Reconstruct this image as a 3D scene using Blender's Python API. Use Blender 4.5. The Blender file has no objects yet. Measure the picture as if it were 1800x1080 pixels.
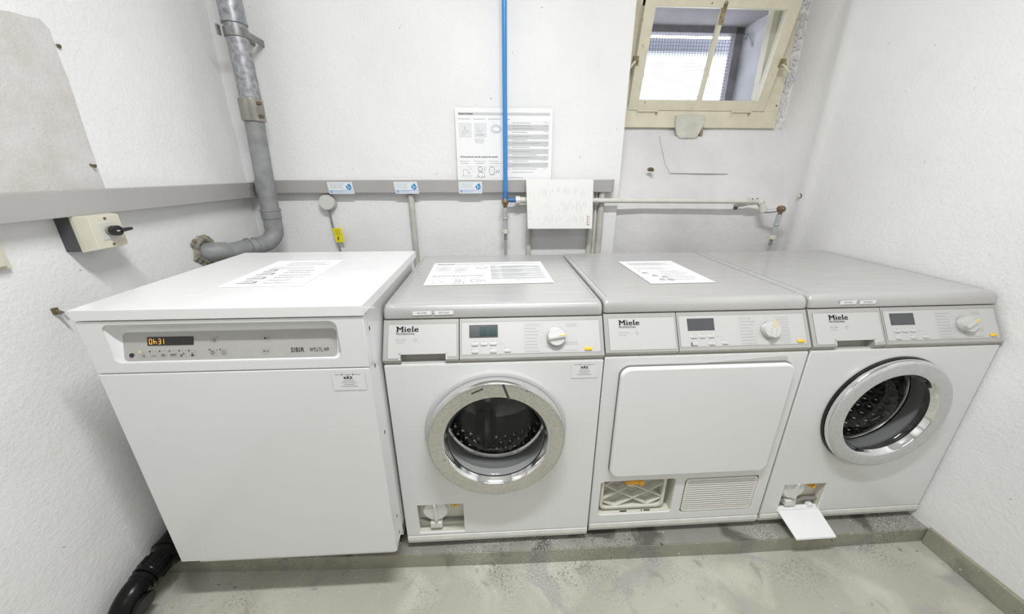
import bpy, bmesh, math, random
from mathutils import Matrix, Vector
random.seed(7)
sc = bpy.context.scene
COL = sc.collection
ZO = 0.08            # height of the machines' lower rim above the room floor
R_ = math.radians

# ------------------------------------------------------------------ camera
def make_camera():
    yaw, pitch, roll = 0.0606, -0.345, -0.0003
    cy, sy, cp, sp = math.cos(yaw), math.sin(yaw), math.cos(pitch), math.sin(pitch)
    F = Vector((sy*cp, cy*cp, sp)); Rt = Vector((cy, -sy, 0)); U = Rt.cross(F)
    cr, sr = math.cos(roll), math.sin(roll)
    R2 = cr*Rt + sr*U; U2 = -sr*Rt + cr*U
    cd = bpy.data.cameras.new('camera'); co = bpy.data.objects.new('camera', cd); COL.objects.link(co)
    m = Matrix((R2, U2, -F)).transposed().to_4x4()
    m.translation = Vector((0.2887, -0.8587, 1.1517 + ZO))
    co.matrix_world = m
    cd.sensor_width = 36.0; cd.sensor_fit = 'HORIZONTAL'
    cd.lens = 631.74/1800*36
    cd.shift_y = -9.86/1800
    cd.clip_start = 0.02
    sc.camera = co
make_camera()

# ------------------------------------------------------------------ light and exposure
world = bpy.data.worlds.new('daylight'); sc.world = world; world.use_nodes = True
world.node_tree.nodes['Background'].inputs[0].default_value = (0.93, 0.96, 1.0, 1)
world.node_tree.nodes['Background'].inputs[1].default_value = 6.0
def area(name, loc, sx, sy, power, rot=(0, 0, 0), col=(0.975, 0.985, 1.0)):
    l = bpy.data.lights.new(name, 'AREA'); l.shape = 'RECTANGLE'; l.size = sx; l.size_y = sy
    l.energy = power; l.color = col
    o = bpy.data.objects.new(name, l); o.location = loc; o.rotation_euler = rot; COL.objects.link(o); return o
area('ceiling_tube_light', (0.42, -0.63, 2.57), 0.80, 0.09, 54)
area('rear_fill_light', (0.5, -2.2, 2.55), 1.5, 0.6, 13)  # unseen fill lamp added behind the camera to lighten the machine fronts
vs = sc.view_settings
vs.view_transform = 'Standard'; vs.look = 'None'; vs.gamma = 1.0; vs.use_curve_mapping = False
vs.exposure = -0.33

# ------------------------------------------------------------------ materials
MATS = {}
def mat(name, col, rough=0.5, metal=0.0, noise=0, nscale=30, bump=0, bscale=60, bdist=0.002, emit=None, coat=0, spec=None, detail=4, stretch=None, aniso=None):
    if name in MATS: return MATS[name]
    m = bpy.data.materials.new(name); m.use_nodes = True; nt = m.node_tree; N = nt.nodes; L = nt.links
    b = N['Principled BSDF']
    b.inputs['Base Color'].default_value = (*col, 1); b.inputs['Roughness'].default_value = rough; b.inputs['Metallic'].default_value = metal
    if spec is not None: b.inputs['Specular IOR Level'].default_value = spec
    if coat: b.inputs['Coat Weight'].default_value = coat; b.inputs['Coat Roughness'].default_value = 0.08
    tc = N.new('ShaderNodeTexCoord'); mp = N.new('ShaderNodeMapping'); L.new(tc.outputs['Object'], mp.inputs['Vector'])
    if stretch: mp.inputs['Scale'].default_value = stretch
    nz = N.new('ShaderNodeTexNoise'); nz.inputs['Scale'].default_value = nscale; nz.inputs['Detail'].default_value = detail
    L.new(mp.outputs[0], nz.inputs['Vector'])
    cr = N.new('ShaderNodeValToRGB')
    k = noise if noise else 0.02
    cr.color_ramp.elements[0].position = 0.3; cr.color_ramp.elements[1].position = 0.7
    cr.color_ramp.elements[0].color = (*[max(0, c*(1-k)) for c in col], 1); cr.color_ramp.elements[1].color = (*[min(1, c*(1+k*0.5)) for c in col], 1)
    L.new(nz.outputs['Fac'], cr.inputs[0]); L.new(cr.outputs[0], b.inputs['Base Color'])
    if bump:
        n2 = N.new('ShaderNodeTexNoise'); n2.inputs['Scale'].default_value = bscale; n2.inputs['Detail'].default_value = 5
        L.new(mp.outputs[0], n2.inputs['Vector'])
        bp = N.new('ShaderNodeBump'); bp.inputs['Strength'].default_value = bump; bp.inputs['Distance'].default_value = bdist
        L.new(n2.outputs['Fac'], bp.inputs['Height']); L.new(bp.outputs[0], b.inputs['Normal'])
    if emit:
        b.inputs['Emission Color'].default_value = (*emit[0], 1); b.inputs['Emission Strength'].default_value = emit[1]
    MATS[name] = m; return m

def chips(m, col=(0.13, 0.10, 0.06), scale=26, p=0.68):
    nt = m.node_tree; N = nt.nodes; L = nt.links; b = N['Principled BSDF']; src = b.inputs['Base Color'].links[0].from_socket
    tc = [n for n in N if n.type == 'TEX_COORD'][0]
    n = N.new('ShaderNodeTexNoise'); n.inputs['Scale'].default_value = scale; n.inputs['Detail'].default_value = 7; n.inputs['Roughness'].default_value = 0.65; L.new(tc.outputs['Object'], n.inputs['Vector'])
    r = N.new('ShaderNodeValToRGB'); r.color_ramp.elements[0].position = p; r.color_ramp.elements[1].position = p+0.015; L.new(n.outputs['Fac'], r.inputs[0])
    x = N.new('ShaderNodeMixRGB'); x.inputs[2].default_value = (*col, 1); L.new(r.outputs[0], x.inputs[0]); L.new(src, x.inputs[1]); L.new(x.outputs[0], b.inputs['Base Color']); return m

def glass_mat(name, tint=(1, 1, 1), gloss=0.12, rough=0.02, ior=1.45):
    m = bpy.data.materials.new(name); m.use_nodes = True; nt = m.node_tree; N = nt.nodes; L = nt.links
    N.remove(N['Principled BSDF']); out = N['Material Output']
    t = N.new('ShaderNodeBsdfTransparent'); t.inputs[0].default_value = (*tint, 1)
    g = N.new('ShaderNodeBsdfGlossy'); g.inputs['Roughness'].default_value = rough
    fr = N.new('ShaderNodeLayerWeight'); fr.inputs['Blend'].default_value = 0.5
    pw = N.new('ShaderNodeMath'); pw.operation = 'POWER'; pw.inputs[1].default_value = 5.0; L.new(fr.outputs['Facing'], pw.inputs[0])
    ad = N.new('ShaderNodeMath'); ad.operation = 'MULTIPLY_ADD'; ad.inputs[1].default_value = 0.7; ad.inputs[2].default_value = gloss; ad.use_clamp = True
    L.new(pw.outputs[0], ad.inputs[0])
    mx = N.new('ShaderNodeMixShader'); L.new(ad.outputs[0], mx.inputs[0]); L.new(t.outputs[0], mx.inputs[1]); L.new(g.outputs[0], mx.inputs[2])
    L.new(mx.outputs[0], out.inputs[0]); MATS[name] = m; return m

def plaster_mat(name, col, patch=False, dirt=0.0):
    """white painted rough render; the left wall keeps an unpainted patch where a board was taken down"""
    m = bpy.data.materials.new(name); m.use_nodes = True; nt = m.node_tree; N = nt.nodes; L = nt.links
    b = N['Principled BSDF']; b.inputs['Roughness'].default_value = 0.72; b.inputs['Specular IOR Level'].default_value = 0.25
    tc = N.new('ShaderNodeTexCoord')
    n1 = N.new('ShaderNodeTexNoise'); n1.inputs['Scale'].default_value = 2.2; n1.inputs['Detail'].default_value = 6; L.new(tc.outputs['Object'], n1.inputs['Vector'])
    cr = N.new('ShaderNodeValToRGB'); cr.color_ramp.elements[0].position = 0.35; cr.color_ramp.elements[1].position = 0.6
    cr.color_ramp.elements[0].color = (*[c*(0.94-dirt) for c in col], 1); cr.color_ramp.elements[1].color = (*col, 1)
    L.new(n1.outputs['Fac'], cr.inputs[0]); src = cr.outputs[0]
    # small dark specks
    n4 = N.new('ShaderNodeTexNoise'); n4.inputs['Scale'].default_value = 42; n4.inputs['Detail'].default_value = 2; L.new(tc.outputs['Object'], n4.inputs['Vector'])
    r4 = N.new('ShaderNodeValToRGB'); r4.color_ramp.elements[0].position = 0.755; r4.color_ramp.elements[1].position = 0.80
    L.new(n4.outputs['Fac'], r4.inputs[0])
    mx4 = N.new('ShaderNodeMixRGB'); mx4.inputs[2].default_value = (col[0]*0.6, col[1]*0.6, col[2]*0.57, 1)
    L.new(r4.outputs[0], mx4.inputs[0]); L.new(src, mx4.inputs[1]); src = mx4.outputs[0]
    if patch:
        sep = N.new('ShaderNodeSeparateXYZ')
        nw = N.new('ShaderNodeTexNoise'); nw.inputs['Scale'].default_value = 9; nw.inputs['Detail'].default_value = 4; L.new(tc.outputs['Object'], nw.inputs['Vector'])
        sub = N.new('ShaderNodeVectorMath'); sub.operation = 'SUBTRACT'; sub.inputs[1].default_value = (0.5, 0.5, 0.5); L.new(nw.outputs['Color'], sub.inputs[0])
        scl = N.new('ShaderNodeVectorMath'); scl.operation = 'SCALE'; scl.inputs['Scale'].default_value = 0.012; L.new(sub.outputs[0], scl.inputs[0])
        add = N.new('ShaderNodeVectorMath'); add.operation = 'ADD'; L.new(tc.outputs['Object'], add.inputs[0]); L.new(scl.outputs[0], add.inputs[1])
        L.new(add.outputs[0], sep.inputs[0])
        def math_(op, a, v):
            n = N.new('ShaderNodeMath'); n.operation = op
            if isinstance(a, (int, float)): n.inputs[0].default_value = a
            else: L.new(a, n.inputs[0])
            if isinstance(v, (int, float)): n.inputs[1].default_value = v
            else: L.new(v, n.inputs[1])
            return n.outputs[0]
        # corner cut: y < 0.285, z < 1.585 - and a chamfer y*0.35+z
        my = math_('LESS_THAN', sep.outputs['Y'], 0.283)
        mz = math_('LESS_THAN', math_('ADD', sep.outputs['Z'], math_('MULTIPLY', sep.outputs['Y'], -0.12)), 1.553)
        mc = math_('LESS_THAN', math_('ADD', sep.outputs['Z'], sep.outputs['Y']), 1.852)
        mb_ = math_('GREATER_THAN', sep.outputs['Z'], 1.16)
        allm = math_('MULTIPLY', math_('MULTIPLY', my, mz), math_('MULTIPLY', mc, mb_))
        np_ = N.new('ShaderNodeTexNoise'); np_.inputs['Scale'].default_value = 14; np_.inputs['Detail'].default_value = 7; L.new(tc.outputs['Object'], np_.inputs['Vector'])
        rp = N.new('ShaderNodeValToRGB'); rp.color_ramp.elements[0].position = 0.3; rp.color_ramp.elements[1].position = 0.68
        rp.color_ramp.elements[0].color = (0.56, 0.535, 0.50, 1); rp.color_ramp.elements[1].color = (0.63, 0.62, 0.605, 1)
        L.new(np_.outputs['Fac'], rp.inputs[0])
        mx = N.new('ShaderNodeMixRGB'); L.new(allm, mx.inputs[0]); L.new(src, mx.inputs[1]); L.new(rp.outputs[0], mx.inputs[2]); src = mx.outputs[0]
    L.new(src, b.inputs['Base Color'])
    n2 = N.new('ShaderNodeTexNoise'); n2.inputs['Scale'].default_value = 75; n2.inputs['Detail'].default_value = 5; n2.inputs['Roughness'].default_value = 0.65; n2.inputs['Distortion'].default_value = 0.15
    L.new(tc.outputs['Object'], n2.inputs['Vector'])
    n3 = N.new('ShaderNodeTexNoise'); n3.inputs['Scale'].default_value = 5; n3.inputs['Detail'].default_value = 3; L.new(tc.outputs['Object'], n3.inputs['Vector'])
    ma = N.new('ShaderNodeMath'); ma.operation = 'MULTIPLY_ADD'; ma.inputs[1].default_value = 2.5; L.new(n3.outputs['Fac'], ma.inputs[0]); L.new(n2.outputs['Fac'], ma.inputs[2])
    bp = N.new('ShaderNodeBump'); bp.inputs['Strength'].default_value = 0.42; bp.inputs['Distance'].default_value = 0.005
    L.new(ma.outputs[0], bp.inputs['Height']); L.new(bp.outputs[0], b.inputs['Normal'])
    MATS[name] = m; return m

def concrete_mat(name, base, green, grey, light=(0.62, 0.62, 0.58), amt=0.5):
    m = bpy.data.materials.new(name); m.use_nodes = True; nt = m.node_tree; N = nt.nodes; L = nt.links
    b = N['Principled BSDF']; b.inputs['Roughness'].default_value = 0.5
    tc = N.new('ShaderNodeTexCoord')
    def noise(s, d=6, dist=0.0):
        n = N.new('ShaderNodeTexNoise'); n.inputs['Scale'].default_value = s; n.inputs['Detail'].default_value = d; n.inputs['Distortion'].default_value = dist
        L.new(tc.outputs['Object'], n.inputs['Vector']); return n.outputs['Fac']
    def ramp(s, p0, p1):
        r = N.new('ShaderNodeValToRGB'); r.color_ramp.elements[0].position = p0; r.color_ramp.elements[1].position = p1; L.new(s, r.inputs[0]); return r.outputs[0]
    def mix(f, a, c):
        x = N.new('ShaderNodeMixRGB'); L.new(f, x.inputs[0])
        if isinstance(a, tuple): x.inputs[1].default_value = (*a, 1)
        else: L.new(a, x.inputs[1])
        x.inputs[2].default_value = (*c, 1); return x.outputs[0]
    lite = tuple(min(1, c*1.18) for c in base); dark = tuple(c*0.78 for c in green)
    s = mix(ramp(noise(2.6), 0.36, 0.66), base, green)
    s = mix(ramp(noise(6.0, 9, 0.5), 0.52, 0.72), s, lite)
    s = mix(ramp(noise(3.4, 10, 1.4), 0.575, 0.635), s, grey)
    s = mix(ramp(noise(11, 9, 0.8), 0.62, 0.70), s, dark)
    s = mix(ramp(noise(40, 6, 0.4), 0.70, 0.735), s, tuple(c*0.42 for c in grey))
    s = mix(ramp(noise(120, 5), 0.68, 0.73), s, tuple(c*0.6 for c in green))
    s = mix(ramp(noise(70, 4), 0.69, 0.74), s, light)
    # chalky debris gathered along the foot of the plinth
    sep = N.new('ShaderNodeSeparateXYZ'); L.new(tc.outputs['Object'], sep.inputs[0])
    mr = N.new('ShaderNodeMapRange'); mr.inputs['From Min'].default_value = -0.20; mr.inputs['From Max'].default_value = -0.05; mr.inputs['To Min'].default_value = 0.0; mr.inputs['To Max'].default_value = amt
    L.new(sep.outputs['Y'], mr.inputs['Value'])
    def mul(a, c):
        x = N.new('ShaderNodeMath'); x.operation = 'MULTIPLY'; L.new(a, x.inputs[0]); L.new(c, x.inputs[1]); return x.outputs[0]
    s = mix(mul(mul(ramp(noise(230, 5), 0.53, 0.60), ramp(noise(7, 5, 0.6), 0.50, 0.62)), mr.outputs[0]), s, light)
    s = mix(mul(mul(ramp(noise(130, 6), 0.50, 0.62), ramp(noise(5, 5, 1.0), 0.52, 0.66)), mr.outputs[0]), s, tuple(c*0.5 for c in grey))
    L.new(s, b.inputs['Base Color'])
    bp = N.new('ShaderNodeBump'); bp.inputs['Strength'].default_value = 0.35; bp.inputs['Distance'].default_value = 0.003
    L.new(noise(30, 6), bp.inputs['Height']); L.new(bp.outputs[0], b.inputs['Normal'])
    MATS[name] = m; return m

W_PL = plaster_mat('white_plaster', (0.855, 0.85, 0.84))
W_PLL = plaster_mat('white_plaster_with_patch', (0.85, 0.845, 0.835), patch=True)
W_SILL = plaster_mat('sill_plaster', (0.77, 0.755, 0.75), dirt=0.14)
M_CEIL = plaster_mat('ceiling_paint', (0.82, 0.82, 0.80))
M_FLOOR = concrete_mat('floor_paint', (0.47, 0.46, 0.39), (0.40, 0.395, 0.325), (0.375, 0.37, 0.335), amt=.9)
M_PLINTH = concrete_mat('plinth_paint', (0.33, 0.32, 0.25), (0.28, 0.275, 0.21), (0.25, 0.25, 0.22))
M_PLTOP = concrete_mat('plinth_top', (0.24, 0.235, 0.205), (0.32, 0.31, 0.27), (0.12, 0.115, 0.10), (0.7, 0.7, 0.68))
M_SKIRT = concrete_mat('skirting_paint', (0.31, 0.305, 0.235), (0.27, 0.27, 0.20), (0.24, 0.24, 0.19))
ENAMEL = mat('white_enamel', (0.755, 0.755, 0.75), 0.28, noise=0.015, nscale=3, coat=0.3)
ENAMEL2 = mat('white_enamel_bright', (0.775, 0.775, 0.77), 0.25, noise=0.01, nscale=3, coat=0.4)
TRIMW = mat('white_plastic_trim', (0.74, 0.735, 0.70), 0.4, noise=0.08, nscale=25)
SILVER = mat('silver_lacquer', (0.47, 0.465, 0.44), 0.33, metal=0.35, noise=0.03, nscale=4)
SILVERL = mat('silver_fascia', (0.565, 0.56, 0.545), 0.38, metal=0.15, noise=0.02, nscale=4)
BRUSH = mat('brushed_lid', (0.53, 0.525, 0.51), 0.24, metal=0.28, noise=0.05, nscale=6, stretch=(1, 8, 1))
GREYP = mat('grey_panel', (0.42, 0.415, 0.395), 0.4, metal=0.1)
DARKGAP = mat('dark_gap', (0.03, 0.03, 0.028), 0.7)
RECESS = mat('recess_grey', (0.30, 0.295, 0.26), 0.45, metal=0.2)
CHROME = mat('chrome', (0.82, 0.82, 0.82), 0.08, metal=1.0)
CHROME2 = mat('worn_chrome', (0.60, 0.59, 0.55), 0.20, metal=0.8, noise=0.14, nscale=120, detail=8)
MATTEM = mat('matte_silver_ring', (0.58, 0.58, 0.57), 0.42, metal=0.35, noise=0.08, nscale=90)
STEEL = mat('drum_steel', (0.50, 0.50, 0.49), 0.22, metal=1.0, noise=0.2, nscale=20)
STEELD = mat('drum_shadow_steel', (0.14, 0.14, 0.135), 0.3, metal=0.9)
RUBBER = mat('grey_rubber', (0.30, 0.30, 0.30), 0.35)
INK = mat('black_ink', (0.015, 0.015, 0.015), 0.5)
INKG = mat('grey_ink', (0.30, 0.30, 0.31), 0.6)
INKL = mat('light_grey_ink', (0.58, 0.58, 0.585), 0.6)
INKM = mat('mid_grey_ink', (0.48, 0.48, 0.485), 0.6)
INKB = mat('blue_ink', (0.10, 0.33, 0.55), 0.5)
INKR = mat('red_ink', (0.45, 0.05, 0.10), 0.5)
INKP = mat('pink_line', (0.72, 0.62, 0.60), 0.6)
PAPER = mat('white_paper', (0.86, 0.86, 0.86), 0.6, noise=0.01)
LCD = mat('lcd_grey', (0.075, 0.08, 0.085), 0.12)
LCDREFL = mat('lcd_reflection', (0.02, 0.055, 0.05), 0.12)
LCDK = mat('lcd_black', (0.012, 0.011, 0.010), 0.15)
AMBER = mat('amber_segment', (0.9, 0.45, 0.05), 0.4, emit=((1.0, 0.42, 0.04), 1.6))
BUTTON = mat('silver_button', (0.62, 0.62, 0.60), 0.28, metal=0.3)
YELLOW = mat('yellow_button', (0.85, 0.55, 0.02), 0.3)
ORANGE = mat('orange_plastic', (0.80, 0.38, 0.03), 0.35)
YTAG = mat('yellow_tag', (0.85, 0.76, 0.02), 0.5)
CREAM = mat('cream_plastic', (0.66, 0.63, 0.52), 0.45, noise=0.06, nscale=20)
DGREY = mat('dark_grey_plastic', (0.075, 0.075, 0.078), 0.5)
BLACKP = mat('black_plastic', (0.012, 0.012, 0.012), 0.25)
BLACKPIPE = mat('black_pipe_plastic', (0.006, 0.006, 0.006), 0.25, spec=0.22, noise=0.3, nscale=30)
GPIPE = mat('grey_pipe_plastic', (0.285, 0.29, 0.29), 0.5, noise=0.22, nscale=22, bump=0.3, bscale=30)
GALV = mat('galvanised_pipe', (0.36, 0.37, 0.38), 0.4, metal=0.35, noise=0.45, nscale=55, detail=6)
BRASSC = mat('nickel_coupling', (0.36, 0.345, 0.30), 0.3, metal=0.75, noise=0.25, nscale=18)
DUCT = mat('grey_duct', (0.40, 0.39, 0.375), 0.45, noise=0.05, nscale=6)
PIPEW = mat('painted_pipe', (0.70, 0.69, 0.63), 0.4, noise=0.06, nscale=18)
PIPEG = mat('dirty_painted_pipe', (0.58, 0.57, 0.51), 0.5, noise=0.18, nscale=14)
BLUE = mat('blue_pipe_paint', (0.05, 0.25, 0.60), 0.3)
HOSE = mat('grey_hose', (0.52, 0.53, 0.54), 0.3, metal=0.35)
BRASS = mat('old_brass', (0.27, 0.20, 0.13), 0.35, metal=0.6, noise=0.4, nscale=60)
COLLAR = mat('ivory_collar', (0.72, 0.67, 0.58), 0.5)
MORTAR = mat('crumbling_mortar', (0.34, 0.31, 0.25), 0.9, noise=0.5, nscale=60, bump=1.0, bscale=80, bdist=0.01)
WOODP = mat('cream_window_paint', (0.70, 0.665, 0.51), 0.45, noise=0.07, nscale=16, bump=0.25, bscale=25)
chips(WOODP, p=0.665, scale=34)
chips(CHROME2, (0.20, 0.19, 0.17), 60, 0.635)
WOODC = mat('chipped_edge', (0.32, 0.26, 0.15), 0.7, noise=0.5, nscale=70)
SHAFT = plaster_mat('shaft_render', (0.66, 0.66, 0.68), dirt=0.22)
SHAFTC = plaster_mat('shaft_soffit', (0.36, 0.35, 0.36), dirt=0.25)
FRAMEG = mat('weathered_grey_frame', (0.20, 0.19, 0.215), 0.6, noise=0.2)
WIRE = mat('mesh_wire', (0.10, 0.12, 0.15), 0.5, metal=0.4)
BEAM = mat('outside_beam', (0.28, 0.29, 0.33), 0.7)
COVER = mat('greenish_cover', (0.60, 0.60, 0.52), 0.5, noise=0.15, nscale=22)
GLASS = glass_mat('window_glass', (0.93, 0.94, 0.97), 0.03)
BOWL = glass_mat('door_glass', (0.82, 0.83, 0.83), 0.035, 0.04)
SOCKET = mat('grey_disc', (0.60, 0.60, 0.56), 0.5)
LATT = mat('filter_cover_plastic', (0.66, 0.65, 0.56), 0.4)
LATTD = mat('filter_cover_floor', (0.46, 0.45, 0.38), 0.5)
DIRTY = mat('screw_rust', (0.16, 0.13, 0.08), 0.6, metal=0.4)

# ------------------------------------------------------------------ mesh helpers
class MB:
    def __init__(s): s.bm = bmesh.new(); s.M = Matrix(); s.mi = 0
    def _add(s, bm2, mi=None):
        me = bpy.data.meshes.new('tmp'); bm2.to_mesh(me); bm2.free(); s.addmesh(me, Matrix(), mi); bpy.data.meshes.remove(me)
    def addmesh(s, me, M=Matrix(), mi=None):
        n0 = len(s.bm.verts); f0 = len(s.bm.faces)
        s.bm.from_mesh(me); s.bm.verts.ensure_lookup_table(); s.bm.faces.ensure_lookup_table()
        T = s.M @ M
        for v in s.bm.verts[n0:]: v.co = T @ v.co
        for f in s.bm.faces[f0:]: f.material_index = s.mi if mi is None else mi
    def box(s, x0, x1, y0, y1, z0, z1, bev=0, seg=2, mi=None):
        b = bmesh.new(); bmesh.ops.create_cube(b, size=1)
        for v in b.verts: v.co = Vector(((x0+x1)/2+v.co.x*(x1-x0), (y0+y1)/2+v.co.y*(y1-y0), (z0+z1)/2+v.co.z*(z1-z0)))
        if bev: bmesh.ops.bevel(b, geom=b.edges[:], offset=bev, segments=seg, profile=0.5, affect='EDGES')
        s._add(b, mi); return s
    def hexa(s, p, mi=None, bev=0):
        """8 points: bottom 4 ccw, top 4 ccw"""
        b = bmesh.new(); v = [b.verts.new(q) for q in p]
        for f in ((3, 2, 1, 0), (4, 5, 6, 7), (0, 1, 5, 4), (1, 2, 6, 5), (2, 3, 7, 6), (3, 0, 4, 7)): b.faces.new([v[i] for i in f])
        bmesh.ops.recalc_face_normals(b, faces=b.faces[:])
        if bev: bmesh.ops.bevel(b, geom=b.edges[:], offset=bev, segments=2, profile=0.5, affect='EDGES')
        s._add(b, mi); return s
    def cyl(s, p0, p1, r, r2=None, seg=24, mi=None, bev=0):
        p0, p1 = Vector(p0), Vector(p1); d = p1-p0; h = d.length
        b = bmesh.new(); bmesh.ops.create_cone(b, cap_ends=True, segments=seg, radius1=r, radius2=r if r2 is None else r2, depth=h)
        if bev:
            es = [e for e in b.edges if abs(e.verts[0].co.z-e.verts[1].co.z) < 1e-7]
            bmesh.ops.bevel(b, geom=es, offset=bev, segments=2, profile=0.5, affect='EDGES')
        q = Vector((0, 0, 1)).rotation_difference(d.normalized()).to_matrix().to_4x4(); q.translation = (p0+p1)/2
        for v in b.verts: v.co = q @ v.co
        s._add(b, mi); return s
    def sphere(s, c, r, sc_=(1, 1, 1), mi=None, seg=16):
        b = bmesh.new(); bmesh.ops.create_uvsphere(b, u_segments=seg, v_segments=seg//2+2, radius=r)
        for v in b.verts: v.co = Vector((c[0]+v.co.x*sc_[0], c[1]+v.co.y*sc_[1], c[2]+v.co.z*sc_[2]))
        s._add(b, mi); return s
    def tube(s, path, r, seg=16, mi=None, caps=True, sub=0):
        pts = [Vector(p) for p in path]
        if sub:
            out = []
            n = len(pts)
            for i in range(n-1):
                p0 = pts[max(i-1, 0)]; p1 = pts[i]; p2 = pts[i+1]; p3 = pts[min(i+2, n-1)]
                for k in range(sub):
                    t = k/sub
                    out.append(0.5*((2*p1)+(-p0+p2)*t+(2*p0-5*p1+4*p2-p3)*t*t+(-p0+3*p1-3*p2+p3)*t**3))
            out.append(pts[-1]); 
            if isinstance(r, (list, tuple)):
                rr = []
                for i in range(n-1):
                    for k in range(sub): rr.append(r[i]+(r[i+1]-r[i])*k/sub)
                rr.append(r[-1]); r = rr
            pts = out
        rs = r if isinstance(r, (list, tuple)) else [r]*len(pts)
        b = bmesh.new(); rings = []
        t = (pts[1]-pts[0]).normalized(); up = Vector((0, 0, 1)) if abs(t.z) < 0.9 else Vector((1, 0, 0))
        u = t.cross(up).normalized()
        for i, p in enumerate(pts):
            if i == 0: t = (pts[1]-p)
            elif i == len(pts)-1: t = p-pts[i-1]
            else: t = pts[i+1]-pts[i-1]
            t.normalize(); u = (u-t*u.dot(t)).normalized(); w = t.cross(u)
            rings.append([b.verts.new(p+(u*math.cos(a)+w*math.sin(a))*rs[i]) for a in [2*math.pi*k/seg for k in range(seg)]])
        for i in range(len(rings)-1):
            for k in range(seg): b.faces.new((rings[i][k], rings[i][(k+1) % seg], rings[i+1][(k+1) % seg], rings[i+1][k]))
        if caps: b.faces.new(rings[0][::-1]); b.faces.new(rings[-1])
        bmesh.ops.recalc_face_normals(b, faces=b.faces[:])
        s._add(b, mi); return s
    def lathe(s, prof, c=(0, 0), seg=72, mi=None, closed=False):
        """profile of (radius, y) about the axis x=c0, z=c1 running along Y"""
        b = bmesh.new(); rings = []
        for r, y in prof:
            if r < 1e-6: rings.append([b.verts.new((c[0], y, c[1]))])
            else: rings.append([b.verts.new((c[0]+r*math.cos(2*math.pi*k/seg), y, c[1]+r*math.sin(2*math.pi*k/seg))) for k in range(seg)])
        n = len(rings)
        for i in range(n if closed else n-1):
            A, B = rings[i], rings[(i+1) % n]
            for k in range(seg):
                k2 = (k+1) % seg
                if len(A) == 1: b.faces.new((A[0], B[k], B[k2]))
                elif len(B) == 1: b.faces.new((A[k], B[0], A[k2]))
                else: b.faces.new((A[k], B[k], B[k2], A[k2]))
        bmesh.ops.recalc_face_normals(b, faces=b.faces[:])
        s._add(b, mi); return s
    def prism(s, poly, axis, a0, a1, mi=None, bev=0):
        """polygon extruded along an axis; poly in the other two coordinates (x: (y,z); y: (x,z); z: (x,y))"""
        b = bmesh.new()
        def P(q, a): return {'x': (a, q[0], q[1]), 'y': (q[0], a, q[1]), 'z': (q[0], q[1], a)}[axis]
        A = [b.verts.new(P(q, a0)) for q in poly]; B = [b.verts.new(P(q, a1)) for q in poly]; n = len(poly)
        b.faces.new(A); b.faces.new(B[::-1])
        for i in range(n): b.faces.new((A[i], B[i], B[(i+1) % n], A[(i+1) % n]))
        bmesh.ops.recalc_face_normals(b, faces=b.faces[:])
        if bev: bmesh.ops.bevel(b, geom=b.edges[:], offset=bev, segments=2, profile=0.5, affect='EDGES')
        s._add(b, mi); return s
    def plate(s, loops, y0, y1, bev=0, mi=None):
        """outline with holes in (x,z), thickness y0 (front) to y1"""
        cu = bpy.data.curves.new('c', 'CURVE'); cu.dimensions = '2D'; cu.fill_mode = 'BOTH'
        for lp in loops:
            sp = cu.splines.new('POLY'); sp.points.add(len(lp)-1)
            for i, q in enumerate(lp): sp.points[i].co = (q[0], q[1], 0, 1)
            sp.use_cyclic_u = True
        th = (y1-y0)/2
        cu.extrude = max(th-bev, 1e-5)
        if bev: cu.bevel_depth = bev; cu.bevel_resolution = 2; cu.offset = -bev
        me = curve_mesh(cu)
        M = Matrix(((1, 0, 0, 0), (0, 0, -1, (y0+y1)/2), (0, 1, 0, 0), (0, 0, 0, 1)))
        s.addmesh(me, M, mi); bpy.data.meshes.remove(me); return s
    def text(s, body, size, M, mi=None, off=0.0, align='LEFT', sx=1.0, ext=0.0001, spacing=1.0):
        """text laid in the local XY plane of M (x right, y up, z out)"""
        cu = bpy.data.curves.new('t', 'FONT'); cu.body = body; cu.size = size; cu.extrude = ext; cu.offset = off; cu.align_x = align; cu.space_character = spacing
        cu.resolution_u = 3
        me = curve_mesh(cu); s.addmesh(me, M @ Matrix.Diagonal((sx, 1, 1, 1)), mi); bpy.data.meshes.remove(me); return s
    def quad(s, M, x0, x1, y0, y1, mi=None, h=0.0):
        b = bmesh.new(); v = [b.verts.new(M @ Vector(q)) for q in ((x0, y0, h), (x1, y0, h), (x1, y1, h), (x0, y1, h))]; b.faces.new(v); s._add(b, mi); return s
    def build(s, name, mats, parent=None, smooth=38, kind=None, loc=None):
        me = bpy.data.meshes.new(name); s.bm.normal_update(); s.bm.to_mesh(me); s.bm.free()
        for m in (mats if isinstance(mats, (list, tuple)) else [mats]): me.materials.append(m)
        for p in me.polygons: p.use_smooth = True
        me.set_sharp_from_angle(angle=R_(smooth))
        o = bpy.data.objects.new(name, me); COL.objects.link(o)
        wn = o.modifiers.new('weighted_normals', 'WEIGHTED_NORMAL'); wn.keep_sharp = True; wn.weight = 90
        if parent: o.parent = parent
        if kind: o['kind'] = kind
        if loc: o.location = loc
        return o
def curve_mesh(cu):
    ob = bpy.data.objects.new('tmpc', cu); COL.objects.link(ob)
    dg = bpy.context.evaluated_depsgraph_get()
    me = bpy.data.meshes.new_from_object(ob.evaluated_get(dg))
    bpy.data.objects.remove(ob); bpy.data.curves.remove(cu); return me
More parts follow.
